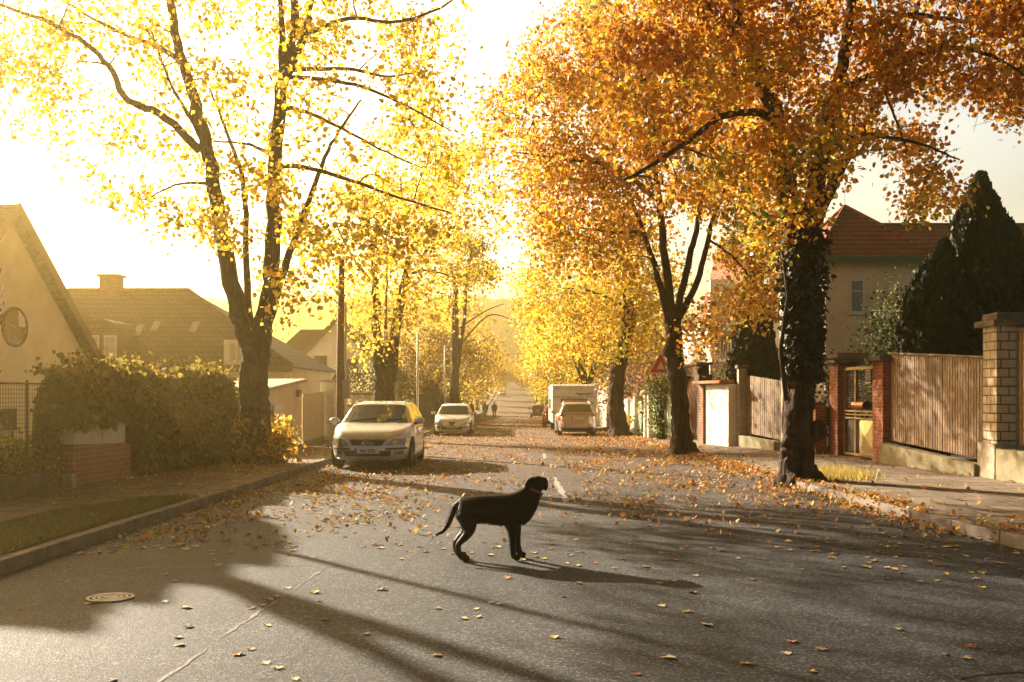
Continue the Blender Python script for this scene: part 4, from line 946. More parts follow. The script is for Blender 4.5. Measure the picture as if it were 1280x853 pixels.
# manhole
x,y=G(138,748); m=thing('manhole_cover','round pale metal manhole cover with ring pattern in the left foreground asphalt','manhole cover',(x,y,0))
IRON=mat('worn_iron',(.45,.42,.36),.55,metal=.4,var=.4,scale=30,bump=.2); MB().lathe([(.0,.004),(.172,.004),(.172,-.02)],(x,y,0),sides=48).build('base_plate',mat('iron_plate_dark',(.06,.055,.05),.8,var=.2),m)  # dark base plate between the paler rings
mb=MB()
for r0,r1 in ((.156,.178),(.116,.134),(.078,.095),(.042,.056)): mb.lathe([(r0,.004),(r0,.012),(r1,.012),(r1,.004)],(x,y,0),sides=56)
mb.build('cover_rings',IRON,m)
mb=MB(); mb.box(x-.045,x+.045,y-.016,y+.016,.006,.013); 
for k in range(4):
    a=k*math.pi/2; c,s_=math.cos(a),math.sin(a); q=[(x+c*.05-s_*.004,y+s_*.05+c*.004),(x+c*.05+s_*.004,y+s_*.05-c*.004),(x+c*.15+s_*.004,y+s_*.15-c*.004),(x+c*.15-s_*.004,y+s_*.15+c*.004)]; mb.prism(q,[.004]*4,[.010]*4)
mb.build('cover_ribs',IRON,m)

# ---------------------------------------------------------------- houses
TILE=brickmat('red_roof_tile',(.38,.11,.05),(.28,.075,.035),(.06,.02,.012),bw=.24,bh=.20,ms=.03,bump=1.,stain=.4,mortar_smooth=.6)
TILEB=brickmat('brown_roof_tile',(.13,.07,.045),(.10,.055,.035),(.04,.022,.015),bw=.24,bh=.22,ms=.03,bump=1.,stain=.35,mortar_smooth=.6)
GUT=mat('green_fascia',(.03,.12,.06),.5,var=.2)
def window(parent,c,w_,h_,yaw=0,fr=FRAMEW,gl=GLASSD,mull=1,sill=True,arch=False,trans=0):
    """c: centre on the wall face; yaw 0 faces -Y, -90deg faces -X"""
    ca,sa=math.cos(yaw),math.sin(yaw)
    def X(u,d,z): return (c[0]+u*ca-d*sa*-1*-1 if False else c[0]+u*ca+d*sa, c[1]+u*sa-d*ca, c[2]+z)
    def bx(mb,u0,u1,d0,d1,z0,z1): mb.add([X(u0,d0,z0),X(u1,d0,z0),X(u1,d1,z0),X(u0,d1,z0),X(u0,d0,z1),X(u1,d0,z1),X(u1,d1,z1),X(u0,d1,z1)],[(0,3,2,1),(4,5,6,7),(0,1,5,4),(1,2,6,5),(2,3,7,6),(3,0,4,7)])
    mb=MB(); t=.06
    bx(mb,-w_/2,-w_/2+t,.002,.05,-h_/2,h_/2); bx(mb,w_/2-t,w_/2,.002,.05,-h_/2,h_/2); bx(mb,-w_/2+t,w_/2-t,.002,.05,-h_/2,-h_/2+t); bx(mb,-w_/2+t,w_/2-t,.002,.05,h_/2-t,h_/2)
    for k in range(mull): u=-w_/2+w_*(k+1)/(mull+1); bx(mb,u-.03,u+.03,.002,.045,-h_/2+t,h_/2-t)
    if trans: bx(mb,-w_/2+t,w_/2-t,.003,.04,h_/2*trans-.02,h_/2*trans+.02)
    f=mb.build('window',fr,parent); g_=MB(); bx(g_,-w_/2+t,w_/2-t,.004,.02,-h_/2+t,h_/2-t); g_.build('pane',gl,f)
    if sill: s_=MB(); bx(s_,-w_/2-.06,w_/2+.06,.003,.12,-h_/2-.07,-h_/2-.005); s_.build('sill',fr,f)
    return f
def gable(name,label,c,w_,d_,eave,ridge,yaw,wallm,roofm,over=.35,z0=-1,hip=0,cat='house',group=None,verge=None):
    """gable faces local -Y, ridge along local Y"""
    t=thing(name,label,cat,(c[0],c[1],0),group); ca,sa=math.cos(yaw),math.sin(yaw)
    W=lambda x,y,z:(c[0]+x*ca-y*sa,c[1]+x*sa+y*ca,z)
    h=w_/2
    mb=MB(); V=[W(-h,0,z0),W(h,0,z0),W(h,d_,z0),W(-h,d_,z0),W(-h,0,eave),W(h,0,eave),W(h,d_,eave),W(-h,d_,eave),W(0,0,ridge),W(0,d_,ridge)]
    mb.add(V,[(0,1,5,8,4),(2,3,7,9,6),(0,4,7,3),(1,2,6,5),(4,8,9,7),(5,6,9,8)]); mb.build('wall',wallm,t)
    sl=(ridge-eave)/h; oz=over*sl; th=.16; mb=MB()
    for s_ in (-1,1):
        a=[W(s_*(h+over),-over,eave-oz+.03),W(s_*(h+over),d_+over,eave-oz+.03),W(0,d_+over,ridge+.03),W(0,-over,ridge+.03)]
        b=[(p[0],p[1],p[2]+th) for p in a]; mb.add(a+b,[(3,2,1,0),(4,5,6,7),(0,1,5,4),(1,2,6,5),(2,3,7,6),(3,0,4,7)])
    mb.build('roof',roofm,t)
    vb=MB()
    for s_ in (-1,1):
        a=[W(s_*(h+over+.01),-over-.04,eave-oz-.12),W(0,-over-.04,ridge-.12),W(0,-over-.04,ridge+.24),W(s_*(h+over+.01),-over-.04,eave-oz+.22)]
        b=[tuple(np.array(W(0,.035,0))-np.array(W(0,0,0))+np.array(p)) for p in a]; vb.add(a+b,[(0,1,2,3),(7,6,5,4),(0,4,5,1),(1,5,6,2),(2,6,7,3),(3,7,4,0)])
    vb.build('bargeboard',verge or FRAMED,t)
    return t,W
# white gable house far left
yaw=R(-90+9)  # gable faces the street
h,W=gable('white_house','cream gable house with a round attic window at the left edge of the photo',(-14.85,30.0),10.2,9,1.95,7.0,math.atan2(-.155,.988)+R(90)-R(0),CREAM,TILEB,over=.45,z0=-.5)
# local -Y must face +X (towards the street)
def wallpt(u,z): return W(u,0,z)
rn=MB(); gl=MB(); fx=W(0,-1,0); nrm=np.array([fx[0]-W(0,0,0)[0],fx[1]-W(0,0,0)[1],0]); ux=np.array(W(1,0,0))-np.array(W(0,0,0)); ux[2]=0
def disc(mb,c,r0,r1,d,n=36,z=None):
    vs=[];
    for i in range(n):
        a=2*math.pi*i/n; e=ux*math.cos(a)+np.array([0,0,1])*math.sin(a); vs+= [c+e*r0+nrm*d, c+e*r1+nrm*d, c+e*r1+nrm*.003, c+e*r0+nrm*.003]
    fs=[]
    for i in range(n):
        j=(i+1)%n
        for k in range(4): fs.append((i*4+k,i*4+(k+1)%4,j*4+(k+1)%4,j*4+k))
    mb.add(vs,fs)
rc=np.array(W(0.42,0,3.62)); disc(rn,rc,.54,.60,.05); rw=rn.build('round_window',FRAMED,h)
n=30; gl.add([rc+nrm*.03]+[rc+nrm*.03+(ux*math.cos(2*math.pi*i/n)+np.array([0,0,1])*math.sin(2*math.pi*i/n))*.545 for i in range(n)],[(0,1+i,1+(i+1)%n) for i in range(n)])
gl.build('pane',mat('bronze_glass',(.07,.035,.012),.1,var=.4,scale=3,spec=.8),rw)
sh=MB(); sh.add([rc+nrm*.045+ux*a+np.array([0,0,b]) for a,b in ((.12,.02),(.5,.02),(.42,.30),(.2,.48),(.12,.5))],[(0,1,2,3,4)]); sh.build('open_flap',WHITE,rw)
yw=math.atan2(ux[1],ux[0])
window(h,W(.0,0,.92),.95,.55,yaw=yw,fr=FRAMED,gl=GLASSD,mull=1)
window(h,W(2.2,0,.92),.95,.55,yaw=yw,fr=FRAMED,gl=GLASSD,mull=1)

def hiphouse(name,label,x0,x1,y0,y1,eave,ridge,rx0,rx1,wallm,roofm,over=.4,z0=-1,fascia=None):
    t=thing(name,label,'house',((x0+x1)/2,y0,0)); ym=(y0+y1)/2
    MB().box(x0,x1,y0,y1,z0,eave).build('wall',wallm,t)
    a=[(x0-over,y0-over,eave-.05),(x1+over,y0-over,eave-.05),(x1+over,y1+over,eave-.05),(x0-over,y1+over,eave-.05),(rx0,ym,ridge),(rx1,ym,ridge)]
    mb=MB().add(a,[(0,1,5,4),(1,2,5),(2,3,4,5),(3,0,4),(3,2,1,0)]); mb.build('roof',roofm,t)
    if abs(rx0-rx1)>.05:
        MB().tube([(rx0,ym,ridge+.02),(rx1,ym,ridge+.02)],.09,8).build('ridge_tiles',roofm,t)
    for e in ((rx0,x0-over),(rx1,x1+over)): MB().tube([(e[0],ym,ridge+.02),(e[1],y0-over,eave-.02)],.08,8).build('hip_tiles',roofm,t)
    mb=MB(); mb.wall((x0-over-.02,y0-over-.02),(x1+over+.02,y0-over-.02),-.04,eave-.26,eave-.02); mb.wall((x0-over-.02,y1+over),(x0-over-.02,y0-over-.02),-.04,eave-.26,eave-.02); mb.build('fascia',fascia or FRAMED,t); 
    return t
# brown hipped roof house
t=hiphouse('hipped_house','low house with a wide brown hipped roof and arched dormer behind the ivy hedge',-21.5,-8.9,40,50,2.75,6.2,-19.5,-14.2,CREAM,TILEB)
MB().box(-17.9,-17.1,44.4,45.1,5.3,6.75).build('chimney',BRICK,t); MB().box(-18.0,-17.0,44.3,45.2,6.751,6.84).build('chimney_cap',CAP,t)
dmr=MB(); dmr.box(-16.55,-15.35,39.85,42.2,2.6,4.05); dmr.build('dormer',FRAMED,t)
ar=MB(); A=[(-16.65+1.4*i/12,4.05+.42*math.sin(math.pi*i/12)) for i in range(13)]; ar.add([(x,39.7,z) for x,z in A]+[(x,43.2,z) for x,z in A]+[(x,39.7,z+.09) for x,z in A]+[(x,43.2,z+.09) for x,z in A],[(i,i+1,14+i,13+i) for i in range(12)]+[(26+i,27+i,40+i,39+i) for i in range(12)]+[(i,i+1,27+i,26+i) for i in range(12)]+[tuple(range(13))]); ar.build('dormer_roof',TILEB,t)
window(t,(-16.30,39.84,3.40),.5,1.05,fr=FRAMEW,gl=GLASSL,mull=0); window(t,(-15.62,39.84,3.40),.5,1.05,fr=FRAMEW,gl=GLASSL,mull=0)
dm2=MB(); dm2.box(-11.2,-10.2,39.8,42,2.6,3.75); dm2.build('dormer',WHITE,t); window(t,(-10.7,39.79,3.25),.6,.8,gl=GLASSL,mull=1)
def skyl(t,x,y,z,sl,w_=.5,l=.9):
    MB().add([(x,y,z),(x+w_,y,z),(x+w_,y+l,z+l*sl),(x,y+l,z+l*sl),(x,y,z+.1),(x+w_,y,z+.1),(x+w_,y+l,z+l*sl+.1),(x,y+l,z+l*sl+.1)],[(0,3,2,1),(4,5,6,7),(0,1,5,4),(1,2,6,5),(2,3,7,6),(3,0,4,7)]).build('skylight',GLASSL,t)
sl=(6.2-2.7)/5.4
skyl(t,-15.4,41.6,2.7+2.0*sl+.03,sl,.28,.6); skyl(t,-14.8,41.9,2.7+2.3*sl+.03,sl,.28,.5); skyl(t,-13.2,41.8,2.7+2.2*sl+.03,sl,.3,.6)
window(t,(-12.6,39.999,1.5),1.2,1.1,gl=GLASSD,mull=1)
# white gabled house behind the pole
h3,W3=gable('white_gable_house','white gabled house with two small windows behind the wooden pole',(-9.9,58),5.4,9,2.9,5.75,0,WHITE,TILEB,over=.45)
window(h3,(-10.85,58,3.35),.75,.95,fr=FRAMED,gl=GLASSD,mull=0,trans=-.3); window(h3,(-9.05,58,3.2),.7,.85,fr=FRAMED,gl=GLASSD,mull=0,trans=-.3); 
wg=MB().add([(-15.5,60.5,2.7),(-10.0,60.5,2.7),(-10.0,64,5.7),(-13.2,64,5.7)],[(0,1,2,3)]); wg.add([(-15.5,60.5,2.69),(-10.0,60.5,2.69),(-10.0,67.5,2.69),(-13.2,67.5,2.69),(-10.0,64,5.69),(-13.2,64,5.69)],[(0,1,4,5),(2,3,5,4),(0,5,3),(0,3,2,1)]); wg.build('side_roof',TILEB,h3)
MB().box(-15.0,-12.6,61,67,-1,2.69).build('side_wing',WHITE,h3)
MB().prism([(-9.6,54.9),(-6.9,54.9),(-6.7,57.9),(-9.6,57.9)],[-1]*4,[1.6]*4).build('porch',WHITE,h3)
MB().prism([(-9.9,54.5),(-6.6,54.5),(-6.6,58),(-9.9,58)],[1.605]*4,[1.9,1.8,3.0,3.0]).build('porch_roof',TILEB,h3)
h4,W4=gable('brown_roof_house','house with a steep brown roof and skylight left of the white lamp post',(-8.0,74),6.2,10,1.6,5.5,R(38),WHITE,TILEB,over=.6)
q=np.array(W4(-1.7,3.2,3.75)); MB().add([W4(-2.0,3.0,3.45),W4(-2.0,4.0,3.45),W4(-1.3,4.0,4.35),W4(-1.3,3.0,4.35)],[(0,1,2,3)]).build('skylight',GLASSL,h4)
MB().box(-7.4,-5.5,70.5,72.5,-1,1.3).build('porch',WHITE,h4); MB().prism([(-7.7,70.1),(-5.2,70.1),(-5.2,72.9),(-7.7,72.9)],[1.3]*4,[1.4,1.4,2.4,2.4]).build('porch_roof',TILEB,h4)
h5,W5=gable('distant_house','pale house glimpsed at the far left between forked maple and slender tree',(-10.5,98),7,9,2.2,5.6,R(20),CREAM,TILE,over=.5)

# right: cream house with red tiles
t=thing('cream_house','cream house with red tiled hipped roof and green fascia behind the dark thujas','house',(13,34,0))
MB().box(10.72,14.0,35,41,-.3,6.3).build('wall',CREAM,t)
ov=.45; a=[(10.72-ov,35-ov,6.28),(14+ov,35-ov,6.28),(14+ov,41+ov,6.28),(10.72-ov,41+ov,6.28),(12.35,38,8.55)]
MB().add(a,[(0,1,4),(1,2,4),(2,3,4),(3,0,4),(3,2,1,0)]).build('roof',TILE,t)
for q in a[:4]: MB().tube([q,(12.35,38,8.6)],.08,8).build('hip_tiles',TILE,t)
MB().wall((10.2,34.5),(14.5,34.5),-.05,6.06,6.27).build('fascia',GUT,t); MB().wall((10.2,41.5),(10.2,34.5),-.05,6.0,6.27).build('fascia',GUT,t); MB().box(10.25,10.71,34.9,35.3,5.75,6.05).build('eaves_bracket',GUT,t)
MB().box(14.01,26,36.5,43,-.3,6.2).build('wing_wall',CREAM,t)
mb=MB().add([(13.2,36,6.2),(26.5,36,6.2),(26.5,39.6,8.15),(13.0,39.6,8.15),(26.5,43.4,6.2),(13.2,43.4,6.2)],[(0,1,2,3),(3,2,4,5),(1,4,2),(0,3,5),(0,5,4,1)]); mb.build('wing_roof',TILE,t)
MB().tube([(13.0,39.6,8.17),(26.5,39.6,8.17)],.09,8).build('ridge_tiles',TILE,t)
window(t,(11.78,35,4.98),.5,1.15,gl=GLASSD,mull=0,trans=.3); window(t,(10.72,37,4.9),.8,1.2,yaw=R(-90),gl=GLASSD,mull=1)
MB().tube([(12.35,38,8.5),(12.35,38,9.9)],.015,5).build('aerial',METAL,t)
# red mansard and balcony house further on
t=thing('balcony_house','white house with balcony and steep red roof seen between the two big lindens','house',(9,46,0))
MB().box(8.9,15,46,56,-.5,5.0).build('wall',WHITE,t)
mb=MB().add([(10.1,45.6,4.9),(15.4,45.6,4.9),(15.4,56.4,4.9),(10.1,56.4,4.9),(10.9,47.4,9.3),(14.8,47.4,9.3),(14.8,54.5,9.3),(10.9,54.5,9.3)],[(0,1,5,4),(1,2,6,5),(2,3,7,6),(3,0,4,7),(4,5,6,7),(3,2,1,0)]); mb.build('roof',TILE,t)
MB().box(8.7,10.3,44.6,45.99,3.05,3.2).build('balcony_floor',WHITE,t)
mb=MB()
for i in range(14): x=8.74+i*.118; mb.box(x,x+.04,44.6,44.64,3.2,4.05)
mb.box(8.7,10.3,44.58,44.66,4.05,4.12); mb.build('balcony_railing',DARKW,t)
MB().box(10.05,10.35,43.9,44.2,-.3,4.05).build('porch_column',WHITE,t); MB().prism([(9.85,43.7),(10.9,43.7),(10.9,45.98),(9.85,45.98)],[4.052]*4,[4.1,4.1,4.75,4.75]).build('porch_roof',TILE,t)
window(t,(9.35,46,4.2),.6,1.5,gl=GLASSD,mull=1); window(t,(9.5,46,1.9),.8,.7,gl=GLASSD,mull=1); MB().box(8.91,10.0,46.0,46.6,5.0,6.8).build('attic_wall',WHITE,t)
h6,W6=gable('pale_house','pale house wall glimpsed behind the caravan between dark trunks',(8.6,66),5,8,3.6,6.2,R(10),WHITE,TILE); window(h6,W6(-1.2,0,2.4),.8,1.1,yaw=R(10),gl=GLASSD)
t,_=gable('distant_house','tiny pale house at the crest of the street on the left',(-13,300),9,10,zr(300)+4,zr(300)+8,R(15),WHITE,TILE,z0=2)

# wires
def wire(lab,a,b,sag): 
    P=[np.array(a)+(np.array(b)-np.array(a))*u-np.array([0,0,sag*4*u*(1-u)]) for u in np.linspace(0,1,24)]; o=MB().tube(P,.012,5).build('overhead_wire',METAL); return tag(o,lab,'cable')
wire('overhead wire slanting across the bright sky above the round-window gable',(-16,26,9.5),(-4.96,29.8,5.4),.3)
wire('overhead wire crossing the far end of the street under the sky gap',at(430,318,90),at(760,322,90),.8)
# hills
def hill(name,Y0,prof,m,depth=60,jag=1.2,seed=3):
    r=np.random.default_rng(seed); mb=MB(); rows=[]; xs=np.arange(-400,401,5.)
    for k in range(9):
        f=math.sin(k/8*math.pi/2); rows.append([(x,Y0-depth*(1-k/8),6+(np.interp(x,prof[0],prof[1])-6)*f+(r.random()-.5)*jag*2*(k>0)) for x in xs])
    rows.append([(x,Y0+10,0) for x in xs]); mb.grid(rows); return tag(mb.build(name,m),kind='structure')
hill('hills',440,([-400,-200,-80,-20,10,40,120,250,400],[35,41,44,44,41,37,34,32,28]),mat('far_woods',(.10,.075,.03),.95,var=.6,scale=.12,bump=1,bscale=.8,col2=(.05,.045,.02)))
SKY_DUST=3.0; SKY_TINT=(1.0,.88,.74); SKY_STR=.08; HAZE=.0022; HAZE_G=.85; EXPO=2.1
# ---------------------------------------------------------------- cars
TYRE=mat('tyre_rubber',(.02,.02,.02),.85,var=.2,scale=30); RIM=mat('alloy_rim',(.42,.40,.37),.3,metal=.8,var=.1)
TRIM=mat('black_trim',(.025,.022,.02),.5,var=.1); CHROME=mat('chrome',(.65,.62,.58),.15,metal=1,var=0)
LAMPC=mat('lamp_glass',(.30,.31,.31),.12,metal=.5,var=.5,scale=25,spec=.8,coat=.5); LAMPR=mat('tail_lamp',(.50,.03,.015),.2,var=.2,scale=20,spec=.6,coat=.5)
CARGL=mat('car_glass',(.10,.105,.09),.04,var=0,spec=1.,coat=1.); PLATE=mat('plate_white',(.62,.61,.56),.4,var=0); PLTX=mat('plate_black',(.02,.02,.02),.5,var=0); PLBL=mat('plate_blue',(.02,.05,.3),.4,var=0)  # car glass base lightened to stand in for sky and tree reflections
def paint(nm,c): return mat(nm,c,.28,metal=.35 if c[0]<.6 else 0,var=.06,scale=2,spec=.5,coat=.6)
def car(name,label,pt,L,Wd,H,hood,roofp,wf,wr,loc,rz,front=True,grille='bar',plate=None,logo='oval',rails=False,wheel_r=.32,nose_n=4.2,tail='high',sx=1):
    """local: x lateral, -y front, z up"""
    t=thing(name,label,'car',(0,0,0)); hw=Wd/2; hl=L/2
    hy=[p[0]-hl for p in hood]; hz=[p[1] for p in hood]
    zt=lambda y: np.interp(y,hy,hz)
    kk=[0,.08,.2,.35,.5,.65,.8,.92,1]; wk=[.93,.965,.99,1,1,.99,.98,.965,.93]; lk=[.965,.985,.997,1,1,.99,.975,.955,.93]
    def pw(k): return hw*np.interp(k,kk,wk)
    def pll(k): return hl*np.interp(k,kk,lk)
    zb=lambda y: .20+.02*abs(y)/hl
    def surf_(th,k,s=1.):
        c,s_=math.cos(th),math.sin(th); e=2/nose_n
        x=pw(k)*s*np.sign(c)*abs(c)**e; y=pll(k)*s*np.sign(s_)*abs(s_)**e
        return x,y
    rows=[]; NT=96
    ths=[2*math.pi*j/NT for j in range(NT)]
    rows.append([(surf_(th,0,.9)[0],surf_(th,0,.9)[1],zb(0)+.03) for th in ths])
    for k in [0,.04,.1,.2,.32,.44,.56,.68,.78,.86,.92,.96,1]:
        row=[]
        for th in ths:
            x,y=surf_(th,k); row.append((x,y,zb(y)+k*(zt(y)-zb(y))))
        rows.append(row)
    for s,dz in ((.975,.014),(.92,.026),(.8,.036),(.6,.046),(.35,.052),(.1,.055)):
        row=[]
        for th in ths:
            x,y=surf_(th,1,s); row.append((x,y,zt(y)+dz))
        rows.append(row)
    mb=MB().grid(rows,closed_u=True); n=len(mb.v); mb.f.append(tuple(range(n-NT,n))); mb.f.append(tuple(reversed(range(NT))))
    body=mb.build('body',pt,t,smooth=True)
    # wheel arches cut out
    cut=MB()
    for wy in (wf-hl,L-wr-hl):
        for sx_ in (-1,1): cut.tube([(sx_*(hw-.26),wy,wheel_r+.01),(sx_*(hw+.2),wy,wheel_r+.01)],wheel_r+.055,28)
    co=cut.build('cutter',None); bm_=body.modifiers.new('b','BOOLEAN'); bm_.object=co; bm_.operation='DIFFERENCE'; bm_.solver='EXACT'
    bpy.context.view_layer.update(); me=bpy.data.meshes.new_from_object(body.evaluated_get(bpy.context.evaluated_depsgraph_get()))
    body.modifiers.clear(); body.data=me; bpy.data.objects.remove(co)
    for p_ in me.polygons: p_.use_smooth=True
    try: me.set_sharp_from_angle(angle=R(38))
    except Exception: pass
    # cabin
    ry=[p[0]-hl for p in roofp]; rz_=[p[1] for p in roofp]; y0,y1=ry[0],ry[-1]; zbelt=min(rz_[0],rz_[-1])-.03
    zc=lambda y: np.interp(y,ry,rz_)
    wb=hw*.90; wrf=hw*.66; ymid=(y0+y1)/2
    def top(s,y):
        z=zc(y); f=min(1,max(0,(z-zbelt)/(H-zbelt))); w_=wb+(wrf-wb)*f; bow=.16*s*s*(1-abs(0)) * (1 if y<ymid else -1)*min(1,abs(y-ymid)/(y1-y0)*2)**3
        return np.array([s*w_,y+bow,z-.035*s*s*s*s+.0])
    def side(sg,y,u):
        a=top(sg,y); b=np.array([sg*wb*1.0,a[1],zbelt-.02]); p=b+(a-b)*u; p[0]+=sg*.02*math.sin(u*math.pi); return p
    yy=np.linspace(y0,y1,40); ss=np.linspace(-1,1,15)
    mb=MB(); rows=[[side(-1,y,u) for u in np.linspace(0,1,5)[:-1]]+[top(s,y) for s in ss]+[side(1,y,u) for u in np.linspace(1,0,5)[1:]] for y in yy]
    mb.grid(rows); b_=len(rows[0]); mb.f.append(tuple(range(b_))); mb.f.append(tuple(len(mb.v)-b_+i for i in range(b_)))
    cab=mb.build('roof_shell',pt,t,smooth=True)
    try: cab.data.set_sharp_from_angle(angle=R(50))
    except Exception: pass
    # windscreen and rear screen, side glass
    def screen(nm,ya,yb,s0,off):
        P=[[top(s*s0,y)+np.array(off) for s in np.linspace(-1,1,13)] for y in np.linspace(ya,yb,6)]
        return MB().patch(P,(0,off[1]*.6,off[2]*.6)).build(nm,CARGL,t,smooth=False)
    iw=[i for i in range(len(ry))]; ws0,ws1=ry[0],ry[1]; rs0,rs1=ry[-2],ry[-1]
    screen('windscreen',ws0+(ws1-ws0)*.10,ws0+(ws1-ws0)*.93,.93,(0,-.006,.008))
    screen('rear_window',rs0+(rs1-rs0)*.10,rs0+(rs1-rs0)*.88,.86,(0,.006,.008))
    for sg in (-1,1):
        cuts=[ws0+(ws1-ws0)*.62]+[ymid-.18*(y1-y0)+.13*(y1-y0)]+[ymid+.20*(y1-y0)]+[rs0+(rs1-rs0)*.25]
        for a,b in zip(cuts[:-1],cuts[1:]):
            P=[[side(sg,y,min(u,.93))+np.array([sg*.008,0,0]) for u in np.linspace(.14,.88,5)] for y in np.linspace(a+.035,b-.035,7)]
            if a==cuts[0]: # front quarter follows the pillar
                P=[]; 
                for y in np.linspace(a-.30,b-.035,9):
                    umax=.88; P.append([side(sg,y,u)+np.array([sg*.008,0,0]) for u in np.linspace(.14,umax,5)])
            MB().patch(P,(sg*.004,0,0)).build('side_window',CARGL,t)
    # nose / tail patches
    def skin(x,z,end,off):
        y=-hl*end*-1 if False else (-hl if end<0 else hl)
        for _ in range(4):
            k=(z-zb(y))/(zt(y)-zb(y)); k=min(max(k,0),1); w_,l_=pw(k),pll(k); y=(1 if end>0 else -1)*l_*max(0,(1-min(1,abs(x/w_))**nose_n))**(1/nose_n)
        return np.array([x,y+(off if end>0 else -off),z])
    def npatch(nm,poly,end,m_,th=.012,off=.004,parent=None,nx=8):
        """poly: ((xa_bottom,xb_bottom,z0),(xa_top,xb_top,z1))"""
        (a0,b0,z0),(a1,b1,z1)=poly; P=[[skin(a0+(a1-a0)*v+((b0+(b1-b0)*v)-(a0+(a1-a0)*v))*u,z0+(z1-z0)*v,end,off) for u in np.linspace(0,1,nx)] for v in np.linspace(0,1,4)]
        return MB().patch(P,(0,-th if end<0 else th,0)).build(nm,m_,parent or t)
    zf=hz[0]; 
    if True: # front
        zl=zf-.02
        for sg in (-1,1):
            hlmp=npatch('headlight',((sg*hw*.42,sg*hw*.92,zl-.15),(sg*hw*.60,sg*hw*.90,zl-.01)),-1,LAMPC)
            npatch('reflector',((sg*hw*.56,sg*hw*.66,zl-.13),(sg*hw*.56,sg*hw*.66,zl-.05)),-1,CHROME,off=.018,parent=hlmp,nx=3)
            npatch('fog_light',((sg*hw*.62,sg*hw*.80,.34),(sg*hw*.60,sg*hw*.82,.41)),-1,LAMPC)
            npatch('bumper_strip',((sg*hw*.42,sg*hw*.93,zl-.245),(sg*hw*.42,sg*hw*.93,zl-.20)),-1,TRIM)
        if grille=='bar':
            gr=npatch('grille',((-hw*.34,hw*.34,zl-.15),(-hw*.42,hw*.42,zl-.035)),-1,TRIM,nx=12); npatch('grille_rim',((-hw*.44,hw*.44,zl-.035),(-hw*.44,hw*.44,zl-.015)),-1,CHROME,parent=gr,nx=12,off=.008)
        else:
            k=MB(); P=[skin(-.15,zl-.01,-1,.016),skin(.15,zl-.01,-1,.016),skin(.02,zl-.20,-1,.016),skin(-.02,zl-.20,-1,.016)]; k.add(list(P)+[p+np.array([0,-.02,0]) for p in P],[(0,1,2,3),(7,6,5,4),(0,4,5,1),(1,5,6,2),(2,6,7,3),(3,7,4,0)]); gr=k.build('grille',TRIM,t)
            P=[skin(-.17,zl+.01,-1,.012),skin(.17,zl+.01,-1,.012),skin(.025,zl-.23,-1,.012),skin(-.025,zl-.23,-1,.012)]; k=MB(); k.add(list(P)+[p+np.array([0,-.01,0]) for p in P],[(0,1,2,3),(7,6,5,4),(0,4,5,1),(1,5,6,2),(2,6,7,3),(3,7,4,0)]); k.build('grille_rim',CHROME,gr)
        npatch('air_intake',((-hw*.52,hw*.52,.30),(-hw*.56,hw*.56,.42)),-1,TRIM,nx=12); npatch('chin_lip',((-hw*.86,hw*.86,.222),(-hw*.86,hw*.86,.25)),-1,pt,nx=16,off=.02)
        if logo=='oval':
            c=skin(0,zl-.09,-1,.02); e=MB(); e.add([c]+[c+np.array([.115*math.cos(a),-.012,.05*math.sin(a)]) for a in np.linspace(0,2*math.pi,25)[:-1]],[(0,1+i,1+(i+1)%24) for i in range(24)]); e.build('emblem',CHROME,gr)
            e=MB(); e.add([c+np.array([0,-.016,0])]+[c+np.array([.098*math.cos(a),-.016,.037*math.sin(a)]) for a in np.linspace(0,2*math.pi,25)[:-1]],[(0,1+i,1+(i+1)%24) for i in range(24)]); e.build('emblem_field',mat('emblem_blue',(.05,.06,.14),.3,var=0),gr)
            text('emblem_script','Ford',.062,tuple(c+np.array([0,-.018,0])),Matrix.Rotation(R(90),4,'X'),CHROME,gr,ext=.001,shear=.3)
    # rear
    for sg in (-1,1):
        if tail=='high': npatch('tail_light',((sg*hw*.74,sg*hw*.97,.68),(sg*hw*.72,sg*hw*.94,.97)),1,LAMPR,off=.01)
        else: npatch('tail_light',((sg*hw*.62,sg*hw*.95,.70),(sg*hw*.62,sg*hw*.94,.86)),1,LAMPR,off=.01)
        npatch('reflector_strip',((sg*hw*.60,sg*hw*.9,.36),(sg*hw*.6,sg*hw*.9,.40)),1,LAMPR)
    npatch('rear_bumper',((-hw*.93,hw*.93,.40),(-hw*.95,hw*.95,.56)),1,pt,th=.03,off=.01,nx=16); npatch('rear_skirt',((-hw*.9,hw*.9,.20),(-hw*.93,hw*.93,.36)),1,TRIM,th=.02,off=.006,nx=16)
    def numplate(end,txt):
        zz=.42 if end<0 else .80
        c=skin(0,zz,end,.03); d=-1 if end<0 else 1; pb=MB().box(-.26,.26,min(c[1],c[1]+d*.012),max(c[1],c[1]+d*.012),zz-.057,zz+.057).build('number_plate',PLATE,t,bevel=.004)
        xb=-.26 if end<0 else .222
        MB().box(xb,xb+.038,min(c[1]+d*.012,c[1]+d*.014),max(c[1]+d*.012,c[1]+d*.014),zz-.055,zz+.055).build('plate_strip',PLBL,pb)
        if txt: 
            rt=Matrix.Rotation(R(90),4,'X') if end<0 else Matrix.Rotation(R(180),4,'Z')@Matrix.Rotation(R(90),4,'X')
            text('plate_text',txt,.098,(.012,c[1]+d*.015,zz-.002),rt,PLTX,pb,bold=.002,sx=.82)
    numplate(-1,plate); numplate(1,plate)
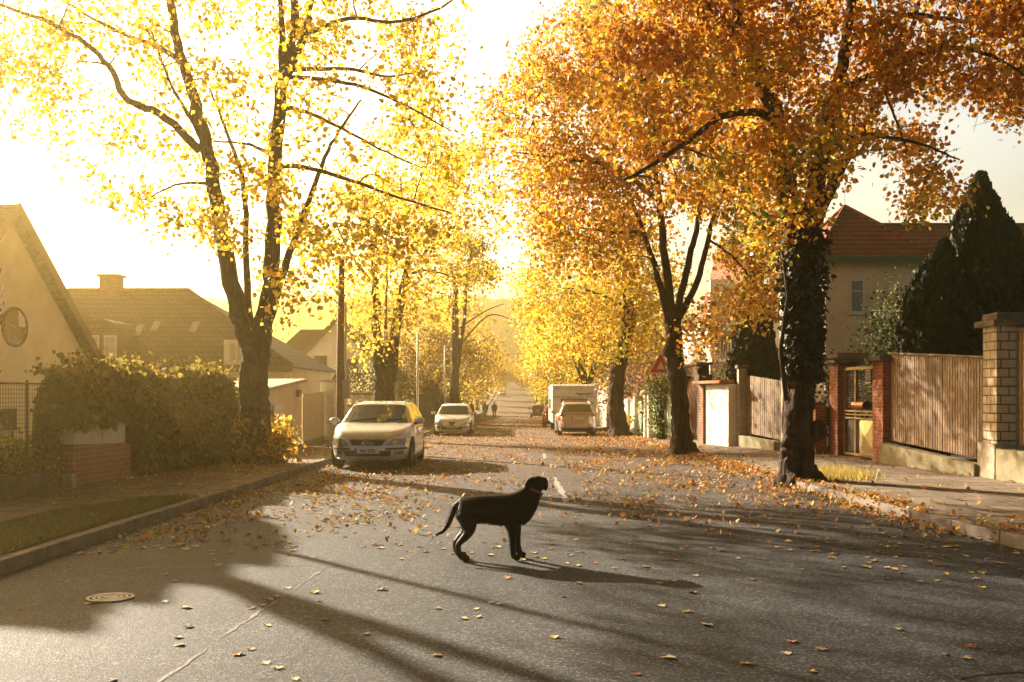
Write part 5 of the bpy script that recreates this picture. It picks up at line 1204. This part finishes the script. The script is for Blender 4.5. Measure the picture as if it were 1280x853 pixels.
    # mirrors, handles, wipers
    for sg in (-1,1):
        m_=MB(); yc_=ry[0]+.42; 
        for i in range(1): pass
        P=[]; c=np.array([sg*(hw+.06),yc_,zbelt+.10]); 
        rows=[[c+np.array([.115*math.cos(a)*r_,d,.075*math.sin(a)*r_]) for a in np.linspace(0,2*math.pi,17)[:-1]] for d,r_ in ((-.08,.35),(-.06,.8),(-.02,1),(.05,1),(.055,.9))]
        m_.grid(rows,closed_u=True); m_.f.append(tuple(range(16))); m_.f.append(tuple(len(m_.v)-16+i for i in range(16)))
        mo=m_.build('wing_mirror',pt,t,smooth=True); MB().box(min(sg*(hw-.12),sg*(hw+.02)),max(sg*(hw-.12),sg*(hw+.02)),yc_-.03,yc_+.03,zbelt+.01,zbelt+.06).build('mirror_arm',TRIM,mo)
        for yh in (-.05*L,.16*L): MB().box(min(sg*(hw*.985),sg*(hw+.02)),max(sg*(hw*.985),sg*(hw+.02)),yh,yh+.18,zbelt-.17,zbelt-.135).build('door_handle',pt,t,bevel=.008)
        MB().tube([skin(sg*.05,.8,-1,0)*0+np.array(top(-.75 if sg<0 else .12,ws0+(ws1-ws0)*.12)+np.array([0,-.02,.03])),np.array(top(.02 if sg<0 else .78,ws0+(ws1-ws0)*.22)+np.array([0,-.02,.03]))],.010,5).build('wiper',TRIM,t)
        sk=MB(); sk.box(min(sg*hw*.95,sg*(hw*.995)),max(sg*hw*.95,sg*(hw*.995)),wf-hl+wheel_r+.1,L-wr-hl-wheel_r-.1,.19,.25); sk.build('sill',TRIM,t)
        if rails: MB().tube([top(sg*.93,ry[1]+.15)+np.array([0,0,0]),top(sg*.93,ry[1]+.3)+np.array([0,0,.05]),top(sg*.93,ymid)+np.array([0,0,.055]),top(sg*.93,ry[-2]-.3)+np.array([0,0,.05]),top(sg*.93,ry[-2]-.1)],.016,8).build('roof_rail',mat('rail_grey',(.3,.28,.25),.4,metal=.5,var=0),t)
    # wheels
    for wy in (wf-hl,L-wr-hl):
        for sg in (-1,1):
            c=(sg*(hw-.14),wy,wheel_r); w_=.20; sgn=sg
            wh=MB().lathe([(.001,-.06*sgn),(wheel_r*.6,-.06*sgn),(wheel_r*.6,0)],c,axis='x').build('wheel',METAL,t)
            MB().lathe([(wheel_r*.64,-w_/2),(wheel_r*.93,-w_/2),(wheel_r,-w_/2+.03),(wheel_r,w_/2-.03),(wheel_r*.93,w_/2),(wheel_r*.64,w_/2),(wheel_r*.64,-w_/2)],c,axis='x',sides=36).build('tyre',TYRE,wh,smooth=False)
            rm=MB(); o_=w_/2*sgn*.9; rm.lathe([(wheel_r*.66,o_),(wheel_r*.58,o_),(wheel_r*.57,o_*.3),(wheel_r*.66,o_*.3)],c,axis='x',sides=32); rm.lathe([(.001,o_*1.0),(.06,o_*.98),(.065,o_*.6)],c,axis='x')
            for k in range(7):
                a=2*math.pi*k/7; u=np.array([0,math.cos(a),math.sin(a)]); v=np.array([0,-math.sin(a),math.cos(a)]); C0=np.array(c)+np.array([o_*.9,0,0])
                q=[C0+u*.04+v*.022,C0+u*.04-v*.022,C0+u*wheel_r*.6-v*.030,C0+u*wheel_r*.6+v*.030]; rm.add(q+[p-np.array([.03*sgn,0,0]) for p in q],[(0,1,2,3),(7,6,5,4),(0,4,5,1),(1,5,6,2),(2,6,7,3),(3,7,4,0)])
            rm.build('rim',RIM,wh)
    t.location=loc; t.rotation_euler=(0,0,rz); return t
EST_H=[(0,.70),(.12,.76),(.35,.82),(.9,.90),(1.3,.955),(2.5,.95),(4.3,.98),(4.9,.98)]
EST_R=[(1.18,.95),(2.02,1.40),(2.5,1.455),(3.3,1.46),(4.1,1.43),(4.35,1.395),(4.74,.98)]
car('estate_car','silver estate car with roof rails parked facing us at the left kerb, number plate readable',mat('silver_paint',(.60,.59,.56),.26,metal=.2,var=.05,scale=2,spec=.5,coat=.7),4.80,1.81,1.45,EST_H,EST_R,.93,1.10,(-3.06,24.05,.0),0,grille='bar',plate='9A6 5876',logo='oval',rails=True)
HB_H=[(0,.66),(.15,.72),(.5,.79),(1.0,.88),(1.2,.93),(2.4,.93),(3.9,.96),(4.3,.96)]
HB_R=[(1.05,.93),(1.75,1.33),(2.2,1.42),(3.2,1.41),(3.7,1.34),(4.12,.98)]
car('hatchback','white hatchback with a V-shaped grille parked facing us further down the left kerb',paint('white_paint_car',(.74,.73,.70)),4.25,1.71,1.42,HB_H,HB_R,.85,.86,(-2.62,46.8,zr(46)),0,grille='v',plate='5A8 1347',logo='v')
SK_R=[(1.15,.95),(1.9,1.38),(2.4,1.49),(3.2,1.49),(4.0,1.46),(4.22,1.42),(4.50,1.0)]
SK_H=[(0,.70),(.12,.76),(.35,.82),(.9,.90),(1.25,.95),(2.5,.96),(4.2,1.0),(4.6,1.0)]
car('estate_car','silver estate car seen from behind in front of the caravan',paint('silver_beige_paint',(.46,.41,.34)),4.57,1.77,1.49,SK_H,SK_R,.9,1.08,(2.87,46.9,zr(46)),math.pi,plate=None,logo='none',rails=True)
car('sedan_car','dark hatchback driving away with pale roof in the middle distance',paint('graphite_paint',(.10,.095,.09)),4.25,1.75,1.42,HB_H,HB_R,.85,.86,(2.85,113,zr(112)),math.pi,plate=None,logo='none')
car('hatchback','red hatchback mostly hidden in front of the caravan, only its left flank showing',paint('red_paint',(.42,.06,.03)),4.1,1.70,1.42,[(p[0]*.965,p[1]) for p in HB_H],[(p[0]*.965,p[1]) for p in HB_R],.82,.84,(2.72,63.6,zr(63)),math.pi,plate=None,logo='none')
car('hatchback','tiny white car far up the street at the left kerb, facing us',MATS['white_paint_car'],4.25,1.71,1.42,HB_H,HB_R,.85,.86,(-2.15,226,zr(225)),0,plate=None,logo='none')
car('hatchback','speck of a white car near the crest of the street, left',MATS['white_paint_car'],4.25,1.71,1.42,HB_H,HB_R,.85,.86,(-2.2,316,zr(315)),0,plate=None,logo='none')
car('hatchback','speck of a dark car near the crest of the street, right',MATS['graphite_paint'],4.25,1.71,1.42,HB_H,HB_R,.85,.86,(1.9,330,zr(329)),math.pi,plate=None,logo='none')
# caravan
def caravan():
    x0,x1,y0,y1=2.05,4.30,52.0,57.6; z=zr(53); t=thing('caravan','white caravan with a wide rear window parked ahead of the silver estate car','caravan',((x0+x1)/2,y0,z))
    CW=mat('caravan_white',(.66,.63,.57),.4,var=.12,scale=2,spec=.5); prof=[(y0+.10,.42),(y0,.7),(y0,1.62),(y0+.10,2.10),(y0+.32,2.33),(y0+.8,2.40),(y1-.8,2.40),(y1-.3,2.3),(y1,1.6),(y1,.6),(y1-.2,.42)]
    mb=MB(); n=len(prof); V=[(x0,p[0],z+p[1]) for p in prof]+[(x1,p[0],z+p[1]) for p in prof]; mb.add(V,[tuple(range(n)),tuple(reversed(range(n,2*n)))]+[(i,n+i,n+(i+1)%n,(i+1)%n) for i in range(n)]); mb.build('body',CW,t,bevel=.05)
    zz=z
    f=MB().box(x0+.48,x1-.52,y0-.02,y0-.004,zz+.98,zz+1.64).build('rear_window',mat('tinted_orange',(.42,.24,.11),.25,var=.3,scale=5,spec=.6),t,bevel=.004)
    mb=MB(); mb.box(x0+.44,x0+.478,y0-.026,y0-.004,zz+.94,zz+1.68); mb.box(x1-.518,x1-.48,y0-.026,y0-.004,zz+.94,zz+1.68); mb.box(x0+.478,x1-.518,y0-.026,y0-.004,zz+1.642,zz+1.68); mb.box((x0+x1)/2-.03,(x0+x1)/2,y0-.024,y0-.02,zz+.98,zz+1.64); mb.build('window_frame',TRIM,f)
    MB().box(x0+.02,x1-.02,y0-.012,y0+.02,zz+1.74,zz+1.78).build('trim_rail',STONE,t)
    MB().box(x0+.04,x1-.04,y0-.04,y0+.05,zz+.42,zz+.66).build('rear_bumper',CW,t,bevel=.02)
    for sg,xx in ((0,x0+.08),(1,x1-.26)): MB().box(xx,xx+.18,y0-.06,y0-.041,zz+.48,zz+.60).build('tail_light',LAMPR,t)
    for y in (53.4,55.6): MB().box(x0-.02,x0-.004,y,y+1.1,zz+1.1,zz+1.65).build('side_window',CARGL,t,bevel=.004)
    for xs in (x0+.12,x1-.12): 
        for y in (54.9,): 
            w=MB().lathe([(.001,-.05),(.2,-.05),(.2,.05),(.001,.05)],(xs,y,zz+.32),axis='x').build('wheel',RIM,t); MB().lathe([(.2,-.09),(.30,-.09),(.32,-.06),(.32,.06),(.30,.09),(.2,.09),(.2,-.09)],(xs,y,zz+.32),axis='x',sides=30).build('tyre',TYRE,w)
    MB().tube([(x0+.15,y0+.5,zz+.45),(x0+.15,y0+.45,zz+.0)],.03,8).build('corner_steady',METAL,t); MB().tube([(x1-.15,y0+.5,zz+.45),(x1-.15,y0+.45,zz+.0)],.03,8).build('corner_steady',METAL,t)
    MB().tube([(3.17,y1,zz+.42),(3.17,y1+1.1,zz+.45)],.05,8).build('drawbar',METAL,t)
    text('lettering','Hagemann',.2,(x0+1.62,y0+.015,zz+1.93),Matrix.Rotation(R(78),4,'X'),mat('script_blue',(.06,.07,.13),.5,var=0),t,ext=.012,shear=.35)
caravan()

# ---------------------------------------------------------------- dog, walkers
def skinmesh(name,verts,edges,rad,m,parent=None,root=0,sub=2,label=None):
    me=bpy.data.meshes.new(name); off=WOFF.get(parent.name,np.zeros(3)) if parent else np.zeros(3)
    me.from_pydata([tuple(np.array(v)-off) for v in verts],edges,[]); o=bpy.data.objects.new(name,me); COL.objects.link(o)
    sm=o.modifiers.new('s','SKIN'); sm.use_smooth_shade=True
    sv=me.skin_vertices[0].data
    for i,rr_ in enumerate(rad): sv[i].radius=(rr_,rr_) if np.isscalar(rr_) else rr_; sv[i].use_root=(i==root)
    s2=o.modifiers.new('u','SUBSURF'); s2.levels=s2.render_levels=sub
    bpy.context.view_layer.update(); me2=bpy.data.meshes.new_from_object(o.evaluated_get(bpy.context.evaluated_depsgraph_get())); me2.name=name
    o.modifiers.clear(); o.data=me2; me2.materials.clear(); me2.materials.append(m)
    for p_ in me2.polygons: p_.use_smooth=True
    if parent: o.parent=parent; WOFF[o.name]=off
    if label: o['label']=label
    return o
DX,DY=(550/6.095+520-640)/F*9.95, 9.95
FUR=mat('black_fur',(.006,.005,.0045),.5,var=.4,scale=30,bump=.25,bscale=160,spec=.2)
dog=thing('dog','black short-haired dog standing in the middle of the road, head turned away','dog',(DX,DY,0))
def D(x,y,z): return (DX+x,DY+y,z)
V=[];E=[];Rd=[]
def ch(pts,link=None):
    prev=link
    for x,y,z,rr_ in pts:
        V.append(D(x,y,z)); Rd.append(rr_)
        if prev is not None: E.append((prev,len(V)-1))
        prev=len(V)-1
    return prev
# spine from pelvis (root) to neck and head
ch([(-.17,0,.490,(.135,.158))])
p=ch([(-.05,0,.497,(.125,.142)),(.08,0,.482,(.138,.166)),(.20,0,.468,(.145,.192)),(.30,0,.487,(.135,.188)),(.37,.01,.570,(.112,.150)),(.425,.03,.655,(.090,.108)),(.455,.05,.715,(.084,.088))],0)
head=ch([(.485,.075,.740,(.090,.084)),(.520,.11,.735,(.072,.066)),(.545,.165,.705,(.050,.050)),(.562,.205,.690,(.040,.038))],p)
ch([(-.268,0,.555,.062),(-.315,0,.52,.036),(-.352,-.01,.43,.028),(-.388,-.02,.34,.026),(-.44,-.03,.275,.021),(-.51,-.04,.245,.012)],0)
for y,dx,f in ((-.095,0,1),(.10,-.035,1)):
    ch([(-.205,y*.75,.41,(.085,.125)),(-.165+dx,y,.335,(.068,.100)),(-.185+dx,y,.265,(.050,.066)),(-.245+dx,y,.205,(.036,.044)),(-.292+dx,y,.160,(.030,.038)),(-.280+dx,y,.085,(.027,.030)),(-.262+dx,y,.040,(.032,.030)),(-.215+dx,y,.030,(.038,.029)),(-.175+dx,y,.026,(.032,.024))],0)
for y,dx in ((-.085,0),(.09,.06)):
    ch([(.235+dx*.3,y*.9,.38,(.068,.090)),(.240+dx*.6,y,.29,(.048,.060)),(.238+dx*.7,y,.20,(.036,.040)),(.240+dx*.8,y,.12,(.030,.033)),(.246+dx,y,.055,(.031,.031)),(.275+dx,y,.032,(.037,.029)),(.312+dx,y,.026,(.031,.024))],3)
body=skinmesh('body',V,E,Rd,FUR,dog,0,2)
def hair(bodyo,n,ln,parent):
    r=np.random.default_rng(3); me=bodyo.data; me.calc_loop_triangles(); T=me.loop_triangles; ar_=np.array([t.area for t in T]); ix=r.choice(len(T),n,p=ar_/ar_.sum()); co=np.array([v.co[:] for v in me.vertices]); V_=[];F_=[]
    tv=np.array([t.vertices[:] for t in T])[ix]; nn=np.array([t.normal[:] for t in T])[ix]; a,b=r.random(n),r.random(n); k_=a+b>1; a[k_]=1-a[k_]; b[k_]=1-b[k_]
    P=co[tv[:,0]]+(co[tv[:,1]]-co[tv[:,0]])*a[:,None]+(co[tv[:,2]]-co[tv[:,0]])*b[:,None]
    d=nn*.35+np.array([-.8,0,-.45])+r.normal(size=(n,3))*.25; d/=np.linalg.norm(d,axis=1)[:,None]; s=np.cross(d,nn+1e-3); s/=np.linalg.norm(s,axis=1)[:,None]
    l=ln*(.5+r.random(n))[:,None]; low=(P[:,2]<.3)[:,None]; l=np.where(low,l*.5,l)
    V_=np.stack([P-s*.0016-nn*.002,P+s*.0016-nn*.002,P+d*l],1).reshape(-1,3); m2=bpy.data.meshes.new('coat_hair'); m2.from_pydata(V_.tolist(),[],[(3*i,3*i+1,3*i+2) for i in range(n)]); m2.materials.append(FUR)
    o=bpy.data.objects.new('coat_hair',m2); COL.objects.link(o); o.parent=parent; WOFF[o.name]=WOFF[parent.name]
hair(body,26000,.022,dog)
# ears, eyes, nose, collar
def ear(pts,w_):
    mb=MB(); P=np.array([D(*p) for p in pts]); rows=[]
    for i,q in enumerate(P):
        ww=w_[i]; rows.append([q+np.array([dx_*ww,-.006*math.cos(dx_*1.6),0]) for dx_ in (-1,-.5,0,.5,1)])
    mb.patch(rows,(0,.014,0)); return mb.build('ear',FUR,dog,smooth=True,subsurf=1)
ear([(.455,.010,.805),(.422,-.035,.79),(.396,-.055,.750),(.386,-.058,.700),(.395,-.052,.650)],[.024,.038,.042,.034,.012])
ear([(.535,.06,.795),(.552,.05,.778),(.560,.045,.735),(.562,.045,.692),(.560,.05,.665)],[.02,.028,.026,.020,.008])
k=MB(); c=np.array(D(.575,.225,.70)); k.grid([[c+.016*np.array([math.cos(a)*s_,.8*q_,math.sin(a)*s_*.8]) for a in np.linspace(0,2*math.pi,13)[:-1]] for q_,s_ in ((-1,.3),(-.5,.9),(0,1),(.6,.8),(1,.2))],closed_u=True); k.build('nose',mat('nose_black',(.01,.01,.01),.3,var=0),dog,smooth=True)
for e in ((.548,.112,.765),(.500,.150,.765)):
    k=MB(); c=np.array(D(*e)); k.lathe([(.001,-.009),(.007,-.006),(.009,0),(.007,.006),(.001,.009)],c); k.build('eye',mat('eye_dark',(.03,.015,.01),.1,var=0),dog,smooth=True)
k=MB(); rows=[]; c0=np.array(D(.432,.035,.668)); ax=np.array([.38,.2,.9]); ax/=np.linalg.norm(ax); u=np.cross(ax,[0,1,0]); u/=np.linalg.norm(u); v=np.cross(ax,u)
for h_ in (-.013,.013): rows.append([c0+ax*h_+(u*math.cos(a)*.108+v*math.sin(a)*.098) for a in np.linspace(0,2*math.pi,33)[:-1]])
for h_ in (.013,-.013): rows.append([c0+ax*h_+(u*math.cos(a)*.103+v*math.sin(a)*.093) for a in np.linspace(0,2*math.pi,33)[:-1]])
rows.append(rows[0]); k.grid(rows,closed_u=True); col=k.build('collar',mat('collar_red',(.30,.07,.03),.6,var=.2),dog,smooth=True)

def walker(label,x,y,ph,coat,legs):
    z=zr(y); t=thing('person',label,'person',(x,y,z)); s=1.0
    V=[];E=[];Rd=[]
    def c2(pts,link=None):
        prev=link
        for a,b,c,rr_ in pts:
            V.append((x+a,y+b,z+c)); Rd.append(rr_)
            if prev is not None: E.append((prev,len(V)-1))
            prev=len(V)-1
        return prev
    c2([(0,0,.95,(.16,.11))]); n_=c2([(0,0,1.12,(.15,.11)),(0,0,1.32,(.17,.12)),(0,0,1.44,(.12,.09)),(0,0,1.52,(.055,.055)),(0,.0,1.60,(.075,.085)),(0,0,1.70,(.07,.085)),(0,0,1.745,(.045,.05))],0)
    for sg,st in ((-1,ph),(1,-ph)):
        c2([(sg*.09,.02*st,.86,.085),(sg*.10,.10*st,.50,.058),(sg*.10,.18*st-.04,.12,.042),(sg*.10,.20*st-.03,.05,.045),(sg*.105,.20*st+.12,.035,.035)],0)
        c2([(sg*.20,0,1.40,.055),(sg*.25,-.04*st,1.14,.042),(sg*.25,-.09*st+.05,.90,.032),(sg*.245,-.1*st+.07,.82,.034)],2)
    b=skinmesh('body',V,E,Rd,mat('skin_'+coat[0],(.35,.2,.13),.7,var=0),t,0,1)
    # coat, trousers, hair as clothing
    k=MB(); rows=[]
    for zz,rx,ry_ in ((.72,.22,.17),(.95,.21,.165),(1.12,.19,.15),(1.32,.225,.155),(1.43,.19,.13),(1.52,.08,.08)): rows.append([(x+rx*math.cos(a),y+ry_*math.sin(a),z+zz) for a in np.linspace(0,2*math.pi,21)[:-1]])
    k.grid(rows,closed_u=True); k.build('coat',mat(coat[0],coat[1],.9,var=.3,scale=10),t,smooth=True)
    for sg,st in ((-1,ph),(1,-ph)):
        MB().tube([(x+sg*.19,y,z+1.43),(x+sg*.255,y-.04*st,z+1.14),(x+sg*.25,y-.09*st+.05,z+.88)],[.07,.062,.05],10).build('sleeve',MATS[coat[0]],t,smooth=True)
        MB().tube([(x+sg*.09,y,z+.90),(x+sg*.10,y+.10*st,z+.50),(x+sg*.10,y+.18*st-.04,z+.10)],[.105,.078,.065],10).build('trouser_leg',mat(legs[0],legs[1],.9,var=.2),t,smooth=True)
    k=MB(); rows=[[(x+.085*s_*math.cos(a),y-.01+.10*s_*math.sin(a),z+1.62+h_) for a in np.linspace(0,2*math.pi,15)[:-1]] for h_,s_ in ((-.02,.9),(.05,1.03),(.12,.85),(.16,.4),(.17,.05))]; k.grid(rows,closed_u=True); k.build('hair',mat('hair_brown',(.04,.025,.015),.8,var=.3),t,smooth=True)
    return t
walker('walker in a dark brown coat, left one of the pair walking along the left kerb',-2.78,106,1,('brown_coat',(.07,.045,.035)),('dark_trousers',(.05,.04,.035)))
walker('walker in a darker coat, right one of the pair walking along the left kerb',-1.85,107,-1,('black_coat',(.025,.02,.02)),('dark_trousers',(.05,.04,.035)))

# ---------------------------------------------------------------- light, sky, air, camera
AZ=R(41); EL=R(22)   # sun bearing left of the street axis, height
sd=Vector((-math.sin(AZ)*math.cos(EL),math.cos(AZ)*math.cos(EL),math.sin(EL)))
sun=bpy.data.lights.new('sun','SUN'); sun.energy=5.0; sun.angle=R(.6); sun.color=(1,.86,.66)
so=bpy.data.objects.new('sun',sun); COL.objects.link(so); so.rotation_euler=(-sd).to_track_quat('-Z','Y').to_euler(); so.location=(-30,40,40)
w=bpy.data.worlds.new('World'); scene.world=w; w.use_nodes=True; N=w.node_tree.nodes; L=w.node_tree.links
bg=N['Background']; sky=N.new('ShaderNodeTexSky'); sky.sky_type='NISHITA'; sky.sun_disc=False; sky.sun_elevation=EL
sky.sun_rotation=-AZ; sky.dust_density=SKY_DUST; sky.air_density=1.0; sky.ozone_density=1
tint=N.new('ShaderNodeVectorMath'); tint.operation='MULTIPLY'; tint.inputs[1].default_value=SKY_TINT; L.new(sky.outputs[0],tint.inputs[0])
gm=N.new('ShaderNodeNewGeometry'); sp=N.new('ShaderNodeSeparateXYZ'); L.new(gm.outputs['Incoming'],sp.inputs[0])
# a hazy autumn sky: pale band above the horizon, deeper overhead and away from the sun
ab=N.new('ShaderNodeMath'); ab.operation='ABSOLUTE'; L.new(sp.outputs['Z'],ab.inputs[0])
m1=N.new('ShaderNodeMapRange'); m1.interpolation_type='SMOOTHSTEP'; L.new(ab.outputs[0],m1.inputs['Value']); m1.inputs['From Min'].default_value=.33; m1.inputs['From Max'].default_value=.62; m1.inputs['To Min'].default_value=1; m1.inputs['To Max'].default_value=.08
m2=N.new('ShaderNodeMapRange'); m2.interpolation_type='SMOOTHSTEP'; L.new(sp.outputs['Y'],m2.inputs['Value']); m2.inputs['From Min'].default_value=-.6; m2.inputs['From Max'].default_value=.3; m2.inputs['To Min'].default_value=1; m2.inputs['To Max'].default_value=.45
mm=N.new('ShaderNodeMath'); mm.operation='MULTIPLY'; L.new(m1.outputs[0],mm.inputs[0]); L.new(m2.outputs[0],mm.inputs[1])
cl=N.new('ShaderNodeTexNoise'); cl.inputs['Scale'].default_value=2.2; cl.inputs['Detail'].default_value=7; mp=N.new('ShaderNodeMapping'); mp.inputs['Scale'].default_value=(1,1,3.5); L.new(gm.outputs['Incoming'],mp.inputs[0]); L.new(mp.outputs[0],cl.inputs['Vector'])
cr=N.new('ShaderNodeMapRange'); L.new(cl.outputs['Fac'],cr.inputs['Value']); cr.inputs['From Min'].default_value=.35; cr.inputs['From Max'].default_value=.7; cr.inputs['To Min'].default_value=.85; cr.inputs['To Max'].default_value=1.2
m3=N.new('ShaderNodeMath'); m3.operation='MULTIPLY'; L.new(mm.outputs[0],m3.inputs[0]); L.new(cr.outputs[0],m3.inputs[1])
sc_=N.new('ShaderNodeVectorMath'); sc_.operation='SCALE'; L.new(tint.outputs[0],sc_.inputs[0]); L.new(m3.outputs[0],sc_.inputs['Scale'])
L.new(sc_.outputs[0],bg.inputs['Color']); bg.inputs['Strength'].default_value=SKY_STR
hz=MB().box(-430,430,-70,660,-3,47); h=hz.build('haze',None); tag(h,kind='stuff',label='thin haze over the whole street, tinted warm to carry the lens glow')
hm=bpy.data.materials.new('haze'); hm.use_nodes=True; nt=hm.node_tree; nt.nodes.remove(nt.nodes['Principled BSDF']); pv=nt.nodes.new('ShaderNodeVolumePrincipled')
pv.inputs['Density'].default_value=HAZE; pv.inputs["Color"].default_value=(1,.74,.27,1); pv.inputs['Anisotropy'].default_value=HAZE_G  # orange tint of the haze stands in for lens flare glow
nt.links.new(pv.outputs[0],nt.nodes['Material Output'].inputs['Volume']); h.data.materials.append(hm)
cam=bpy.data.cameras.new('camera'); co=bpy.data.objects.new('camera',cam); COL.objects.link(co); scene.camera=co
co.location=(0,0,CH); co.rotation_euler=(R(90),0,0); cam.sensor_width=36; cam.lens=36*F/1280; cam.shift_y=(HY-426.5)/1280; cam.clip_end=3000; cam.clip_start=.1
vs=scene.view_settings; vs.view_transform='Standard'; vs.look='None'; vs.exposure=EXPO; vs.gamma=1; vs.use_curve_mapping=False
scene.cycles.max_bounces=8; scene.cycles.transmission_bounces=6; scene.cycles.diffuse_bounces=3; scene.cycles.volume_bounces=0; scene.cycles.use_denoising=True
scene.cycles.caustics_reflective=False; scene.cycles.caustics_refractive=False
